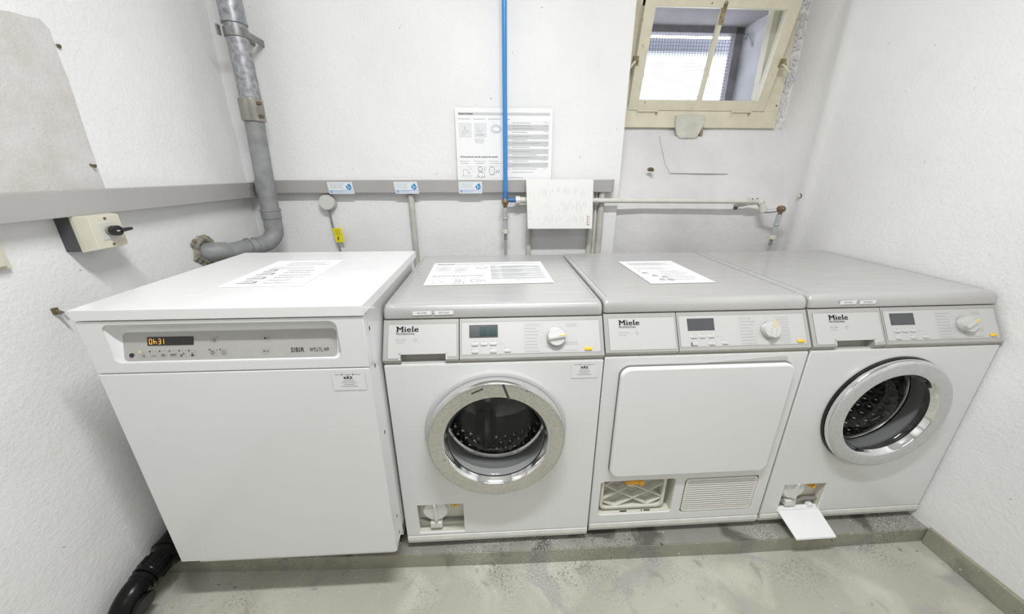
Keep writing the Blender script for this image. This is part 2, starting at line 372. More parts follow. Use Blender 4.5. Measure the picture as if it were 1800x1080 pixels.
def rrect(x0, x1, z0, z1, r, n=6):
    o = []
    rs = r if isinstance(r, (list, tuple)) else [r]*4
    for (cx, cz, a0), rr in zip(((x1, z1, 0), (x0, z1, 90), (x0, z0, 180), (x1, z0, 270)), rs):
        sx = -1 if cx == x1 else 1; sz = -1 if cz == z1 else 1
        for k in range(n+1):
            a = R_(a0+90*k/n); o.append((cx+sx*rr+rr*math.cos(a), cz+sz*rr+rr*math.sin(a)))
    return o
def circ(cx, cz, r, n=64): return [(cx+r*math.cos(2*math.pi*k/n), cz+r*math.sin(2*math.pi*k/n)) for k in range(n)]
def empty(name, loc, rz=0, label=None, cat=None, group=None, kind=None, parent=None):
    o = bpy.data.objects.new(name, None); o.location = loc; o.rotation_euler = (0, 0, rz); o.empty_display_size = 0.05; COL.objects.link(o)
    if parent: o.parent = parent
    tag(o, label, cat, group, kind); return o
def tag(o, label=None, cat=None, group=None, kind=None):
    if label: o['label'] = label
    if cat: o['category'] = cat
    if group: o['group'] = group
    if kind: o['kind'] = kind
    return o
def frame_on(origin, right, up):
    r = Vector(right).normalized(); u = Vector(up); u = (u-r*u.dot(r)).normalized(); n = r.cross(u)
    m = Matrix((r, u, n)).transposed().to_4x4(); m.translation = Vector(origin); return m
FRONT = lambda x, y, z: frame_on((x, y, z), (1, 0, 0), (0, 0, 1))     # faces -Y
exec_parts = []

# ------------------------------------------------------------------ room shell
YB = 0.92; XL = -0.80; XR = 1.80; XN = 0.912; YF = -2.9; ZC = 2.62; YN = 1.10
m = MB(); m.box(XL-0.15, XR+0.15, YF-0.1, YB+0.1, -0.12, 0.0); m.build('floor', M_FLOOR, kind='structure')
m = MB(); m.prism([(YF-0.1, ZC), (YB+0.4, ZC), (YB+0.4, ZC+0.12), (YF-0.1, ZC+0.12)], 'x', XL-0.15, XR+0.15); m.build('ceiling', M_CEIL, kind='structure')
# walls with a gentle real waviness
def wall_grid(fn, nu, nv, thick):
    b = bmesh.new(); g = [[b.verts.new(fn(i/nu, j/nv, 0)) for j in range(nv+1)] for i in range(nu+1)]
    h = [[b.verts.new(fn(i/nu, j/nv, thick)) for j in (0, nv)] for i in (0, nu)]
    for i in range(nu):
        for j in range(nv): b.faces.new((g[i][j], g[i+1][j], g[i+1][j+1], g[i][j+1]))
    bmesh.ops.recalc_face_normals(b, faces=b.faces[:]); return b
def wav(a, b_, k=1.0): return k*(0.0022*math.sin(7.3*a+2.1*b_+1)+0.0018*math.sin(4.1*b_-3.2*a+2)+0.0012*math.sin(13*a+11*b_))
m = MB(); bm_ = bmesh.new(); bm_.free()
def lw(u, v, t): y = YF+(YB+0.02-YF)*u; z = ZC*v; return (XL+wav(y, z)-t, y, z)
m._add(wall_grid(lw, 60, 40, 0)); m.box(XL-0.15, XL-0.006, YF, YB+0.1, 0, ZC); m.build('wall_left', W_PLL, kind='structure')
def rw(u, v, t):
    y = YF+(YN+0.05-YF)*u; z = ZC*v
    k = math.exp(-((y-0.85)/0.035)**2)
    return (XR-wav(y, z+3)-0.012*k+0.006*max(0, min(1, (y-0.85)/0.1)), y, z)
m = MB(); m._add(wall_grid(rw, 160, 40, 0)); m.box(XR+0.012, XR+0.15, YF, YN+0.3, 0, ZC); m.build('wall_right', W_PL, kind='structure')
m = MB()
def bw(u, v, t): x = XL-0.02+(XN-XL+0.02)*u; z = ZC*v; return (x, YB+wav(x, z+5, 0.7), z)
m._add(wall_grid(bw, 50, 40, 0)); m.box(XL-0.1, XN, YB+0.005, YB+0.2, 0, ZC); 
# lower part under the niche, sloping sill and reveal
zs0, zs1 = 0.972+ZO, 1.366+ZO
def sill(u, v, t):
    x = XN+(XR+0.01-XN)*u
    if v < 0.35: z = (zs0)*(v/0.35); y = 0.935
    else:
        w = (v-0.35)/0.65; z = zs0+(zs1-zs0)*w; y = 0.935+(YN-0.935)*w**0.85
    return (x, y+wav(x*1.5, z+1, 1.2), z)
m.mi = 1; m._add(wall_grid(sill, 60, 60, 0)); m.mi = 0
m.box(XN, XR+0.1, YN+0.02, YN+0.2, 0, zs1)
m.build('wall_back', [W_PL, W_SILL], kind='structure')
m = MB(); m.prism([(1.135, 0.012), (1.135, 0.0), (1.66, 0.0), (1.66, 0.012)], 'z', 0, 0.001)
m.bm.clear()
# smooth plaster apron below the window, a few millimetres proud
def sp(x, z):
    w = (z-(zs0))/(zs1-zs0); return Vector((x, 0.935+(YN-0.935)*max(w, 0)**0.85, z))
ap = [(1.150, 1.40), (1.175, 1.27), (1.20, 1.225), (1.50, 1.222), (1.505, 1.28), (1.46, 1.26), (1.475, 1.33), (1.485, 1.40)]
b = bmesh.new(); fr = [b.verts.new(sp(x, z-0.0)+Vector((0, -0.010, 0.003))) for x, z in ap]; bk = [b.verts.new(sp(x, z)+Vector((0, 0.01, 0))) for x, z in ap]
b.faces.new(fr); n = len(ap)
for i in range(n): b.faces.new((fr[i], bk[i], bk[(i+1) % n], fr[(i+1) % n]))
bmesh.ops.recalc_face_normals(b, faces=b.faces[:]); m._add(b); m.build('trim_1', W_SILL, kind='structure')
m = MB(); m.box(XL-0.1, XR+0.1, YF-0.1, YF, 0, ZC); m.build('wall_front', mat('grey_front_wall', (0.40, 0.40, 0.39), 0.8), kind='structure')
# plinth the machines stand on
pl = [(XL, 0.015), (-0.2, -0.012), (0.35, -0.028), (1.12, -0.040), (XR+0.005, -0.036), (XR+0.005, YB+0.01), (XL, YB+0.01)]
m = MB(); m.prism(pl, 'z', 0, 0.058, mi=0); m.prism([(x, y+0.002 if y < 0.5 else y) for x, y in pl], 'z', 0.058, 0.060, mi=1)
m.build('plinth', [M_PLINTH, M_PLTOP], kind='structure')
m = MB(); m.prism([(YF, 0), (-0.04, 0), (-0.04, 0.072), (YF, 0.062)], 'x', XR-0.014, XR+0.004, bev=0.003); m.build('baseboard_right', M_SKIRT, kind='structure')
m = MB(); m.prism([(YF, 0), (0.012, 0), (0.012, 0.045), (YF, 0.05)], 'x', XL-0.004, XL+0.012, bev=0.003); m.build('baseboard_left', M_SKIRT, kind='structure')

m = MB()
for k in range(320):
    z = random.uniform(1.40, 2.10); x = 1.772+random.uniform(-0.024, 0.026); m.sphere((x, YN-random.uniform(0.0, 0.006)-0.10*max(0, (x-1.790)), z), random.uniform(0.003, 0.008), (1.0, 0.40, 1.3), seg=8)
m.build('trim_2', W_SILL, kind='structure')

# ------------------------------------------------------------------ window
XW0, XW1 = 0.955, 1.748            # outer frame
ZW0, ZW1 = 1.362+ZO, 1.98+ZO
m = MB()   # wall above / around the window and the shaft through the thick wall
m.box(XW1-0.005, XR+0.02, YN+0.0, YN+0.12, zs1-0.05, ZW1-0.005)
m.box(XN-0.02, XW0+0.005, YN+0.0, YN+0.12, zs1-0.05, ZW1-0.005)
m.box(XN-0.02, XR+0.02, YN+0.0, YN+0.12, ZW1-0.005, ZC)
m.build('wall_niche', W_PL, kind='structure')
SX0, SX1, SZ0, SZ1, SY1 = 1.00, 1.708, 1.40+ZO, 1.90+ZO, 1.45
m = MB()
m.box(SX1, SX1+0.10, YN+0.045, SY1+0.05, SZ0-0.1, SZ1+0.1, mi=0)
m.box(SX0-0.10, SX0, YN+0.045, SY1+0.05, SZ0-0.1, SZ1+0.1, mi=0)
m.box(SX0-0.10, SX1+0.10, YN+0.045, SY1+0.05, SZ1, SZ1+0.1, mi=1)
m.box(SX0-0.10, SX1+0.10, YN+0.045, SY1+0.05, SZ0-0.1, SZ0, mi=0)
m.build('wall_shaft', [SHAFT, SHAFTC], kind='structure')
w1 = empty('window_1', (XW0, YN, ZW0), kind='structure')
def wl(mb): mb.M = Matrix.Translation((-XW0, -YN, -ZW0)); return mb
FY0, FY1 = YN-0.022, YN+0.05
m = wl(MB())
m.box(XW0, XW1, FY0, FY1, ZW0, 1.438+ZO, 0.004); m.box(XW0, XW1, FY0, FY1, ZW1-0.05, ZW1, 0.004)
m.box(1.672, XW1, FY0, FY1, 1.436+ZO, ZW1-0.04, 0.004); m.box(XW0, 0.985, FY0, FY1, 1.436+ZO, ZW1-0.04, 0.004)
m.box(1.640, 1.672, FY0+0.03, FY1, 1.436+ZO, ZW1-0.04, 0.002); m.box(0.985, 1.01, FY0+0.03, FY1, 1.436+ZO, ZW1-0.04, 0.002)
m.box(1.0, 1.66, YN+0.022, YN+0.05, 1.43+ZO, 1.462+ZO, 0.002); m.build('window_frame', WOODP, w1)
# sash: hinged at the bottom, leaning into the room
ang = math.atan2(0.10, 0.426); hz = 1.438+ZO; hy = 1.078
SM = Matrix.Translation((0, hy, hz)) @ Matrix.Rotation(ang, 4, 'X')   # local z up along sash, -y into the room
sash = empty('window_sash', (0, 0, 0), parent=w1); sash.location = (0, 0, 0)
def sl(mb): mb.M = Matrix.Translation((-XW0, -YN, -ZW0)) @ SM; return mb
H = 0.50
m = sl(MB())
m.box(0.974, 1.672, 0, 0.035, 0, 0.045, 0.003); m.box(0.974, 1.672, 0, 0.035, 0.398, H-0.03, 0.003)
m.box(0.974, 1.024, -0.001, 0.036, 0.0, H-0.03, 0.003); m.box(1.624, 1.672, -0.001, 0.036, 0.0, H-0.03, 0.003)
m.build('sash_frame', WOODP, sash)
m = sl(MB()); m.box(1.322, 1.340, 0.004, 0.030, 0.044, 0.40, 0.003); m.box(1.319, 1.3415, 0.0, 0.006, 0.34, 0.412, 0.002, mi=1)
m.sphere((1.331, 0.0, 0.415), 0.008, mi=1); m.build('glazing_bar', [WOODP, WOODC], sash)
for x0, x1 in ((1.022, 1.323), (1.339, 1.626)):
    m = sl(MB()); m.box(x0, x1, 0.016, 0.019, 0.043, 0.40); m.build('window_pane', GLASS, sash)
for x0, x1 in ((1.02, 1.125), (1.50, 1.60)):
    m = sl(MB()); m.cyl((x0, -0.004, -0.002), (x1, -0.004, -0.002), 0.0055, seg=12); m.cyl((x0+0.002, -0.004, -0.006), (x0+0.002, -0.005, -0.022), 0.004, seg=8); m.cyl((x1-0.006, -0.004, -0.004), (x1-0.006, -0.005, -0.018), 0.004, seg=8, mi=1)
    m.build('hinge', [WOODP, WOODC], sash)
for x, s in ((1.676, 1), (0.970, -1)):
    m = sl(MB()); m.box(x-0.014, x+0.014, -0.008, 0.0, 0.185, 0.22, 0.002, mi=1); m.cyl((x, -0.008, 0.20), (x+0.035*s, -0.03, 0.165), 0.006, 0.004, seg=10); m.cyl((x-0.01, -0.010, 0.215), (x+0.012, -0.014, 0.195), 0.005, seg=8, mi=1)
    m.build('window_latch', [WOODP, WOODC], sash)
m = wl(MB())
m.prism([(x+0.012, z) for x, z in [(1.205, 1.498), (1.352, 1.498), (1.352, 1.46), (1.33, 1.402), (1.315, 1.392), (1.24, 1.392), (1.222, 1.405), (1.205, 1.46)][::-1]], 'y', YN-0.040, YN-0.02, bev=0.005)
m.box(1.352, 1.366, YN-0.036, YN-0.02, 1.405, 1.44, 0.002, mi=1)
m.build('metal_cover', [COVER, WOODC], w1)
# outer frame with wire mesh
w2 = empty('window_2', (SX0, SY1-0.03, SZ0), kind='structure')
def w2l(mb): mb.M = Matrix.Translation((-SX0, -(SY1-0.03), -SZ0)); return mb
m = w2l(MB())
y0, y1 = SY1-0.03, SY1+0.02
m.box(SX0, SX1, y0, y1, SZ1-0.030, SZ1); m.box(SX1-0.046, SX1, y0, y1, SZ0, SZ1); m.box(SX0, SX0+0.03, y0, y1, SZ0, SZ1); m.box(SX0, SX1, y0, y1, SZ0, SZ0+0.03)
m.build('grille_frame', FRAMEG, w2)
m = w2l(MB()); x = SX0+0.03
while x < SX1-0.045: m.box(x-0.0009, x+0.0009, SY1-0.006, SY1-0.0045, SZ0+0.03, SZ1-0.03); x += 0.0165
z = SZ0+0.035
while z < SZ1-0.03: m.box(SX0+0.03, SX1-0.045, SY1-0.0045, SY1-0.003, z-0.0009, z+0.0009); z += 0.0165
m.build('wire_mesh', WIRE, w2)
m = w2l(MB()); m.tube([(SX1-0.004, 1.405, 1.845+ZO), (SX1-0.014, 1.385, 1.850+ZO), (SX1-0.012, 1.350, 1.835+ZO), (SX1-0.006, 1.330, 1.800+ZO), (SX1-0.004, 1.325, 1.785+ZO)], 0.004, 8, sub=3)
m.box(SX1-0.006, SX1+0.004, 1.385, 1.42, 1.835+ZO, 1.862+ZO, 0.002); m.build('hook', mat('zinc_hook', (0.42, 0.42, 0.44), 0.5, metal=0.3), w2)
m = MB(); m.box(0.5, 2.2, 1.66, 1.74, 1.845+ZO, 1.915+ZO, 0.003); o = m.build('light_well_beam', BEAM); tag(o, 'grey horizontal beam outside beyond the wire mesh of the small window', 'beam')

# ------------------------------------------------------------------ laundry machines, shared pieces
TOPY, TOPZ, BOTY, BOTZ = 0.049, 0.7786, -0.004, 0.684
SL = math.hypot(TOPY-BOTY, TOPZ-BOTZ)
def PM(off=0.0):
    """frame on the slanted fascia: x right, y = up along the slope (measure s downward as -y), z out"""
    f = frame_on((0, TOPY, TOPZ), (1, 0, 0), (0, TOPY-BOTY, TOPZ-BOTZ)); 
    return f @ Matrix.Translation((0, 0, off))
def fas(x, s, h=0.0): return PM() @ Vector((x, -s, h))

def gen_lines(mb, M, x0, x1, y0, y1, n, mi, h=0.0004, th=0.0012, frac=(0.5, 1.0), ragged=True):
    for i in range(n):
        y = y1-(y1-y0)*(i+0.5)/n
        x = x0; xe = x0+(x1-x0)*random.uniform(*frac)
        while x < xe:
            w = random.uniform(0.003, 0.009)*max(0.4, (x1-x0)/0.06) if ragged else xe-x
            mb.quad(M, x, min(x+w, xe), y-th/2, y+th/2, mi, h); x += w+0.0012

def service_sticker(parent, cx, top, y, w=0.075):
    m = MB(); M = FRONT(cx, y, top)
    m.quad(M, -w/2, w/2, -0.046, 0.0, 0, 0.0006)
    k = w/0.075
    def dash(x0, x1, yy, th=0.0013): 
        x = x0
        while x < x1:
            ww = random.uniform(0.002, 0.005); m.quad(M, x*k, min(x+ww, x1)*k, yy-th/2, yy+th/2, 2, 0.0009); x += ww+0.0006
    dash(-0.030, -0.016, -0.004); dash(-0.010, 0.008, -0.004); dash(0.014, 0.028, -0.004)
    for x in (-0.0135, 0.011): m.quad(M, x-0.001, x+0.001, -0.006, -0.002, 1, 0.0009)
    m.text('KRZ', 0.0085, M @ Matrix.Translation((-0.001, -0.0155, 0.0009)), 1, off=0.00030, align='CENTER', sx=1.25)
    m.quad(M, -0.002, 0.001, -0.0085, -0.007, 1, 0.0009)
    dash(-0.013, 0.012, -0.0205); dash(-0.017, 0.017, -0.0255); dash(-0.013, 0.012, -0.0305); dash(-0.020, 0.020, -0.0355)
    o = m.build('service_sticker', [mat('sticker_film', (0.765, 0.765, 0.76), 0.3), INK, INKG], parent); return o

def lid(parent, w, D, zt, labels=False):
    m = MB(); z0 = TOPZ+0.0035
    # rounded front slab, profile in (y,z)
    prof = [(TOPY-0.001, z0), (TOPY-0.003, z0+0.004), (TOPY-0.001, zt-0.018), (TOPY+0.003, zt-0.007), (TOPY+0.011, zt-0.0015), (TOPY+0.020, zt), (D-0.012, zt), (D-0.003, zt-0.003), (D, zt-0.01), (D, z0)]
    b = bmesh.new(); n = len(prof)
    xs = [0.0, 0.0015, 0.006, 0.012, w-0.012, w-0.006, w-0.0015, w]; dz = [0.012, 0.005, 0.0012, 0, 0, 0.0012, 0.005, 0.012]
    rings = []
    for x, d in zip(xs, dz):
        ring = []
        for (y, z) in prof:
            zz = z
            if z > zt-0.012: zz = z-d
            yy = y+ (d*0.6 if y < 0.1 else 0)
            ring.append(b.verts.new((x, yy, zz)))
        rings.append(ring)
    for i in range(len(rings)-1):
        for k in range(n): b.faces.new((rings[i][k], rings[i][(k+1) % n], rings[i+1][(k+1) % n], rings[i+1][k]))
    b.faces.new(rings[0]); b.faces.new(rings[-1][::-1]); bmesh.ops.recalc_face_normals(b, faces=b.faces[:])
    m._add(b)
    lidp = m.build('lid', [BRUSH], parent, smooth=50)
    # raised rim line around the top sheet
    for x in (0.014, w-0.016):
        m = MB(); m.box(x, x+0.002, TOPY+0.03, D-0.02, zt-0.001, zt+0.0008); m.build('lid_seam', SILVER, lidp)
    return lidp

def name_labels(parent, x0s):
    for t, x in zip(('POWDER', 'NOTHING'), x0s):
        m = MB(); M = FRONT(x, TOPY-0.0045, TOPZ+0.014) @ Matrix.Rotation(0.02, 4, 'Z')
        m.quad(M, 0, 0.050, 0, 0.0115, 0, 0); m.text(t, 0.006, M @ Matrix.Translation((0.025, 0.0037, 0.0003)), 1, align='CENTER')
        m.build('name_label', [PAPER, INKG], parent)

def fascia(parent, w, div, tray, prm, mi_x=lambda x: x):
    """slanted control panel in two halves"""
    fx = mi_x
    y2, z2 = 0.008, 0.667          # lower back edge of the dark underside band
    def seg_block(mb, x0, x1, s0, s1, mi=0):
        a0 = fas(x0, s0); a1 = fas(x0, s1); 
        mb.prism([(a0.y, a0.z), (a1.y, a1.z), (y2+0.03, a1.z), (0.08, a0.z)], 'x', x0, x1, mi=mi)
    d = fx(div)
    # left half
    m = MB()
    def full(x0, x1):
        t = fas(0, 0.0); b_ = fas(0, SL-0.001)
        m.prism([(t.y, t.z), (b_.y, b_.z), (b_.y+0.0005, b_.z-0.0018), (y2, z2), (0.04, z2), (0.08, t.z)], 'x', x0, x1)
    if tray:
        tx0, tx1 = fx(0.046), fx(0.164)
        full(0, tx0); full(tx1, d-0.0012); 
        t = fas(0, 0); c = fas(0, 0.092)
        m.prism([(t.y, t.z), (c.y, c.z), (c.y+0.028, c.z), (0.08, t.z)], 'x', tx0, tx1)
        # recess: back wall and floor lip
        e = fas(0, 0.092)
        m.prism([(e.y+0.016, e.z), (e.y+0.026, e.z), (0.034, z2+0.002), (0.020, z2+0.002)], 'x', tx0, tx1, mi=1)
        m.prism([(0.004, z2), (0.034, z2), (0.034, z2+0.0045), (0.004, z2+0.0045)], 'x', tx0, tx1, mi=2)
        # raised border round the grip
        for (a, b_, s0, s1) in ((tx0-0.005, tx0, 0.089, 0.1075), (tx1, tx1+0.005, 0.089, 0.1075), (tx0-0.005, tx1+0.005, 0.087, 0.0925)):
            for q in (0,):
                P4 = [fas(a, s0, 0.0008), fas(b_, s0, 0.0008), fas(b_, s1, 0.0008), fas(a, s1, 0.0008)]; bb = bmesh.new(); bb.faces.new([bb.verts.new(p) for p in P4]); m._add(bb, 2)
    else: full(0, d-0.0012)
    # inset line
    M = PM()
    def rectline(mb, x0, x1, s0, s1, mi, th=0.0009):
        for a in ((x0, x1, s0, s0+th), (x0, x1, s1-th, s1), (x0, x0+th, s0, s1), (x1-th, x1, s0, s1)):
            mb.quad(M, a[0], a[1], -a[3], -a[2], mi, 0.0007)
    if tray:
        th = 0.0009
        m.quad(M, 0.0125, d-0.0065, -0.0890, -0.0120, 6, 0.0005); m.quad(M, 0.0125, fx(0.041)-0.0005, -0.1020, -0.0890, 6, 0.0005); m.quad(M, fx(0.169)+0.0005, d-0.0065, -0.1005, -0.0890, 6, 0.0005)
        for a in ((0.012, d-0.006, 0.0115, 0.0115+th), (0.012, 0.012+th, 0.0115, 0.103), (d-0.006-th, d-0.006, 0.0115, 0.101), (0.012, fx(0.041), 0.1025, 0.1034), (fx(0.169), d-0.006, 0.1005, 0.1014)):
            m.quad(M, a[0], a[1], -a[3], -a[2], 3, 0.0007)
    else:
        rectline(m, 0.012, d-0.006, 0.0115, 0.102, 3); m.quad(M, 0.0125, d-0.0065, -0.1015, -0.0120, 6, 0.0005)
    # lettering
    mx = fx(0.033)
    for q in range(4): m.text('Miele', 0.0205, M @ Matrix.Translation((mx+q*0.0005, -0.0325, 0.0011)), 4, sx=1.18, spacing=1.12)
    for q0, q1 in ((-0.001, 0.0062), (0.0135, 0.0205), (0.0222, 0.0275), (0.0432, 0.0485)):
        m.quad(M, mx+q0, mx+q1, -0.0325, -0.0312, 4, 0.0012)
    for q0, q1 in ((-0.001, 0.004), (0.0155, 0.0200), (0.0430, 0.0462)): m.quad(M, mx+q0, mx+q1, -0.0190, -0.0178, 4, 0.0012)
    for dx in (0.0, 0.0185*1.12): pass
    m.text('PROFESSIONAL', 0.0078, M @ Matrix.Translation((mx, -0.0405, 0.0006)), 4, off=0.0001, sx=0.92)
    m.text(prm['model'], 0.0068, M @ Matrix.Translation((mx, -0.0560, 0.0006)), 5)
    m.text('7-32 kg' if False else '5-6,5 kg', 0.0056, M @ Matrix.Translation((mx, -0.0625, 0.0006)), 5)
    for k in range(10):
        a = 2*math.pi*k/10; c = fas(mx+0.0505, 0.0548, 0.0008)
        q = M @ Matrix.Translation((mx+0.0505, -0.0548, 0.0006)) @ Matrix.Rotation(a, 4, 'Z')
        m.quad(q, 0.0024, 0.0048, -0.0006, 0.0006, 5, 0)
    name = 'detergent_drawer' if tray else 'fascia_panel'
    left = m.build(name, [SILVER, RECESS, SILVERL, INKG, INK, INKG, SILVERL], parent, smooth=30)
    # right half
    m = MB()
    t = fas(0, 0.0); b_ = fas(0, SL-0.001)
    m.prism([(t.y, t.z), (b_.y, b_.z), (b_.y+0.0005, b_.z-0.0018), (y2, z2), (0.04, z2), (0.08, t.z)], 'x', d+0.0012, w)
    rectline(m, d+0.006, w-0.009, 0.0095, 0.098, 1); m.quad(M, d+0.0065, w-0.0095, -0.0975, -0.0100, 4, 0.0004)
    # programme table
    px0, px1 = fx(0.375), fx(0.520)
    for s0 in (0.0165, 0.0945): m.quad(M, px0, px1, -s0-0.0004, -s0, 2, 0.0006)
    m.quad(M, px1-0.0004, px1, -0.0945, -0.0165, 2, 0.0006); m.quad(M, px0, px0+0.0004, -0.0945, -0.0165, 2, 0.0006)
    for i in range(9):
        s = 0.021+i*0.0088
        x = px0+0.002; xe = px0+random.uniform(0.030, 0.048)
        while x < xe: 
            ww = random.uniform(0.004, 0.009); m.quad(M, x, x+ww, -s-0.0012, -s, 3, 0.0006); x += ww+0.001
        m.quad(M, px0+0.002, px0+0.054, -s-0.0050, -s-0.0047, 2, 0.0006)
    right_rows = (0.021, 0.026, 0.070, 0.075, 0.091) if tray else (0.021, 0.027, 0.034, 0.041, 0.048, 0.055, 0.061, 0.067, 0.073, 0.079, 0.085, 0.091)
    for s in right_rows:
        x = px1-random.uniform(0.026, 0.040)
        while x < px1-0.002:
            ww = random.uniform(0.004, 0.008); m.quad(M, x, min(x+ww, px1-0.001), -s-0.0012, -s, 3, 0.0006); x += ww+0.001
    kx = fx(0.461)
    for k in range(24):
        a = 2*math.pi*k/24; q = M @ Matrix.Translation((kx, -0.0560, 0.0006)) @ Matrix.Rotation(a, 4, 'Z'); m.quad(q, 0.0300, 0.0325, -0.0006, 0.0006, 3, 0)
    # little marks above the buttons
    for x, s in ((0.242, 0.063), (0.266, 0.0625), (0.291, 0.062), (0.310, 0.070), (0.234, 0.083), (0.284, 0.082), (0.322, 0.081)):
        m.quad(M, fx(x)-0.0012, fx(x)+0.0012, -s-0.001, -s+0.001, 3, 0.0006)
    for x, s in ((0.313, 0.0705), (0.326, 0.081)): m.quad(M, fx(x), fx(x)+0.012, -s-0.001, -s, 2, 0.0006)
    m.text('O|', 0.006, M @ Matrix.Translation((fx(0.562), -0.0915, 0.0006)), 2)
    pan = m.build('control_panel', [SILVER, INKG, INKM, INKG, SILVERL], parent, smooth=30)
    # display
    m = MB(); x0, x1 = fx(0.227), fx(0.304)
    m.M = PM(); m.box(x0, x1, -0.0527, -0.0182, -0.001, 0.0012, 0.0006, mi=0); m.box(x0+0.003, x1-0.003, -0.0500, -0.0208, 0.0, 0.0016, mi=1)
    if prm.get('refl'): m.box(x0+0.052, x1-0.003, -0.0490, -0.0215, 0.0, 0.0018, mi=2); m.box(x0+0.028, x0+0.050, -0.049, -0.023, 0.0, 0.0017, mi=2)  # reflections on the display put into the colour as dark green panels
    m.build('display', [DGREY, LCD, LCDREFL], pan)
    for i, (x, s) in enumerate(((0.242, 0.0705), (0.266, 0.070), (0.291, 0.0698), (0.242, 0.0900), (0.291, 0.0900), (0.329, 0.0893))):
        m = MB(); m.M = PM() @ Matrix.Translation((fx(x), -s, 0)); 
        m.plate_xy = None
        bb = bmesh.new(); ol = rrect(-0.0095, 0.0095, -0.0042, 0.0042, 0.0041, 5)
        A = [bb.verts.new((q[0], q[1], 0)) for q in ol]; B = [bb.verts.new((q[0]*0.97, q[1]*0.94, 0.003)) for q in ol]; C = [bb.verts.new((q[0]*0.80, q[1]*0.6, 0.0042)) for q in ol]
        for U_, V_ in ((A, B), (B, C)):
            for k in range(len(ol)): bb.faces.new((U_[k], U_[(k+1) % len(ol)], V_[(k+1) % len(ol)], V_[k]))
        bb.faces.new(C); bmesh.ops.recalc_face_normals(bb, faces=bb.faces[:]); m._add(bb)
        if prm.get('dark') == i: m.box(-0.0098, -0.004, -0.0043, 0.0043, 0.0, 0.0035, 0.001, mi=1)
        m.build('push_button', [BUTTON, DGREY], pan)
    m = MB(); m.M = PM() @ Matrix.Translation((fx(0.548), -0.0892, 0))
    m.box(-0.0100, 0.0100, -0.0040, 0.0040, 0, 0.0045, 0.0018, 3); m.build('power_button', YELLOW, pan)
    # rotary selector
    m = MB(); m.M = PM() @ Matrix.Translation((kx, -0.0560, 0)) @ Matrix.Rotation(prm['knob'], 4, 'Z')
    m.cyl((0, 0, 0), (0, 0, 0.004), 0.0265, seg=40, bev=0.001, mi=2); m.cyl((0, 0, 0.003), (0, 0, 0.017), 0.0245, 0.0235, seg=40, bev=0.002, mi=0)
    m.box(-0.0235, 0.0245, -0.0055, 0.0055, 0.016, 0.025, 0.0025, mi=0); m.box(0.004, 0.0250, 0.0005, 0.0028, 0.024, 0.0256, mi=1)
    m.build('selector_knob', [BUTTON, YELLOW, SILVER], pan)
    return left, pan

def body_shell(parent, w, D, holes, z0=0.040):
    m = MB()
    # front plate with openings
    m.plate([[(0.0, z0), (w, z0), (w, 0.6665), (0.0, 0.6665)]]+holes, 0.0, 0.006, bev=0.0025)
    f = m.build('front_panel', ENAMEL, parent)
    m = MB()
    m.box(0.001, 0.013, 0.004, D-0.03, 0.012, 0.667); m.box(w-0.013, w-0.001, 0.004, D-0.03, 0.012, 0.667)
    m.box(0.001, w-0.001, D-0.035, D-0.022, 0.012, 0.78); m.box(0.001, w-0.001, 0.05, D-0.03, 0.010, 0.022)
    m.box(0.002, w-0.002, 0.07, D-0.022, 0.66, 0.7835)
    m.build('cabinet', ENAMEL, parent)
    m = MB(); m.prism([(-0.002, z0-0.002), (-0.003, 0.022), (0.002, 0.006), (0.012, 0.0), (0.05, 0.0), (0.05, z0-0.002)], 'x', 0.001, w-0.001, bev=0.0022)
    m.build('kick_plate', TRIMW, parent)
    m = MB(); m.prism([(0.0005, 0.6665), (0.0015, 0.6690), (0.05, 0.6690), (0.05, 0.6665)], 'x', 0.002, w-0.002); m.build('seam_strip', TRIMW, parent)
    for x in (0.05, w-0.05):
        for y in (0.06, D-0.08):
            m = MB(); m.cyl((x, y, -0.0195), (x, y, -0.008), 0.022, seg=20); m.cyl((x, y, -0.01), (x, y, 0.012), 0.009, seg=12); m.build('foot', BLACKP, parent)

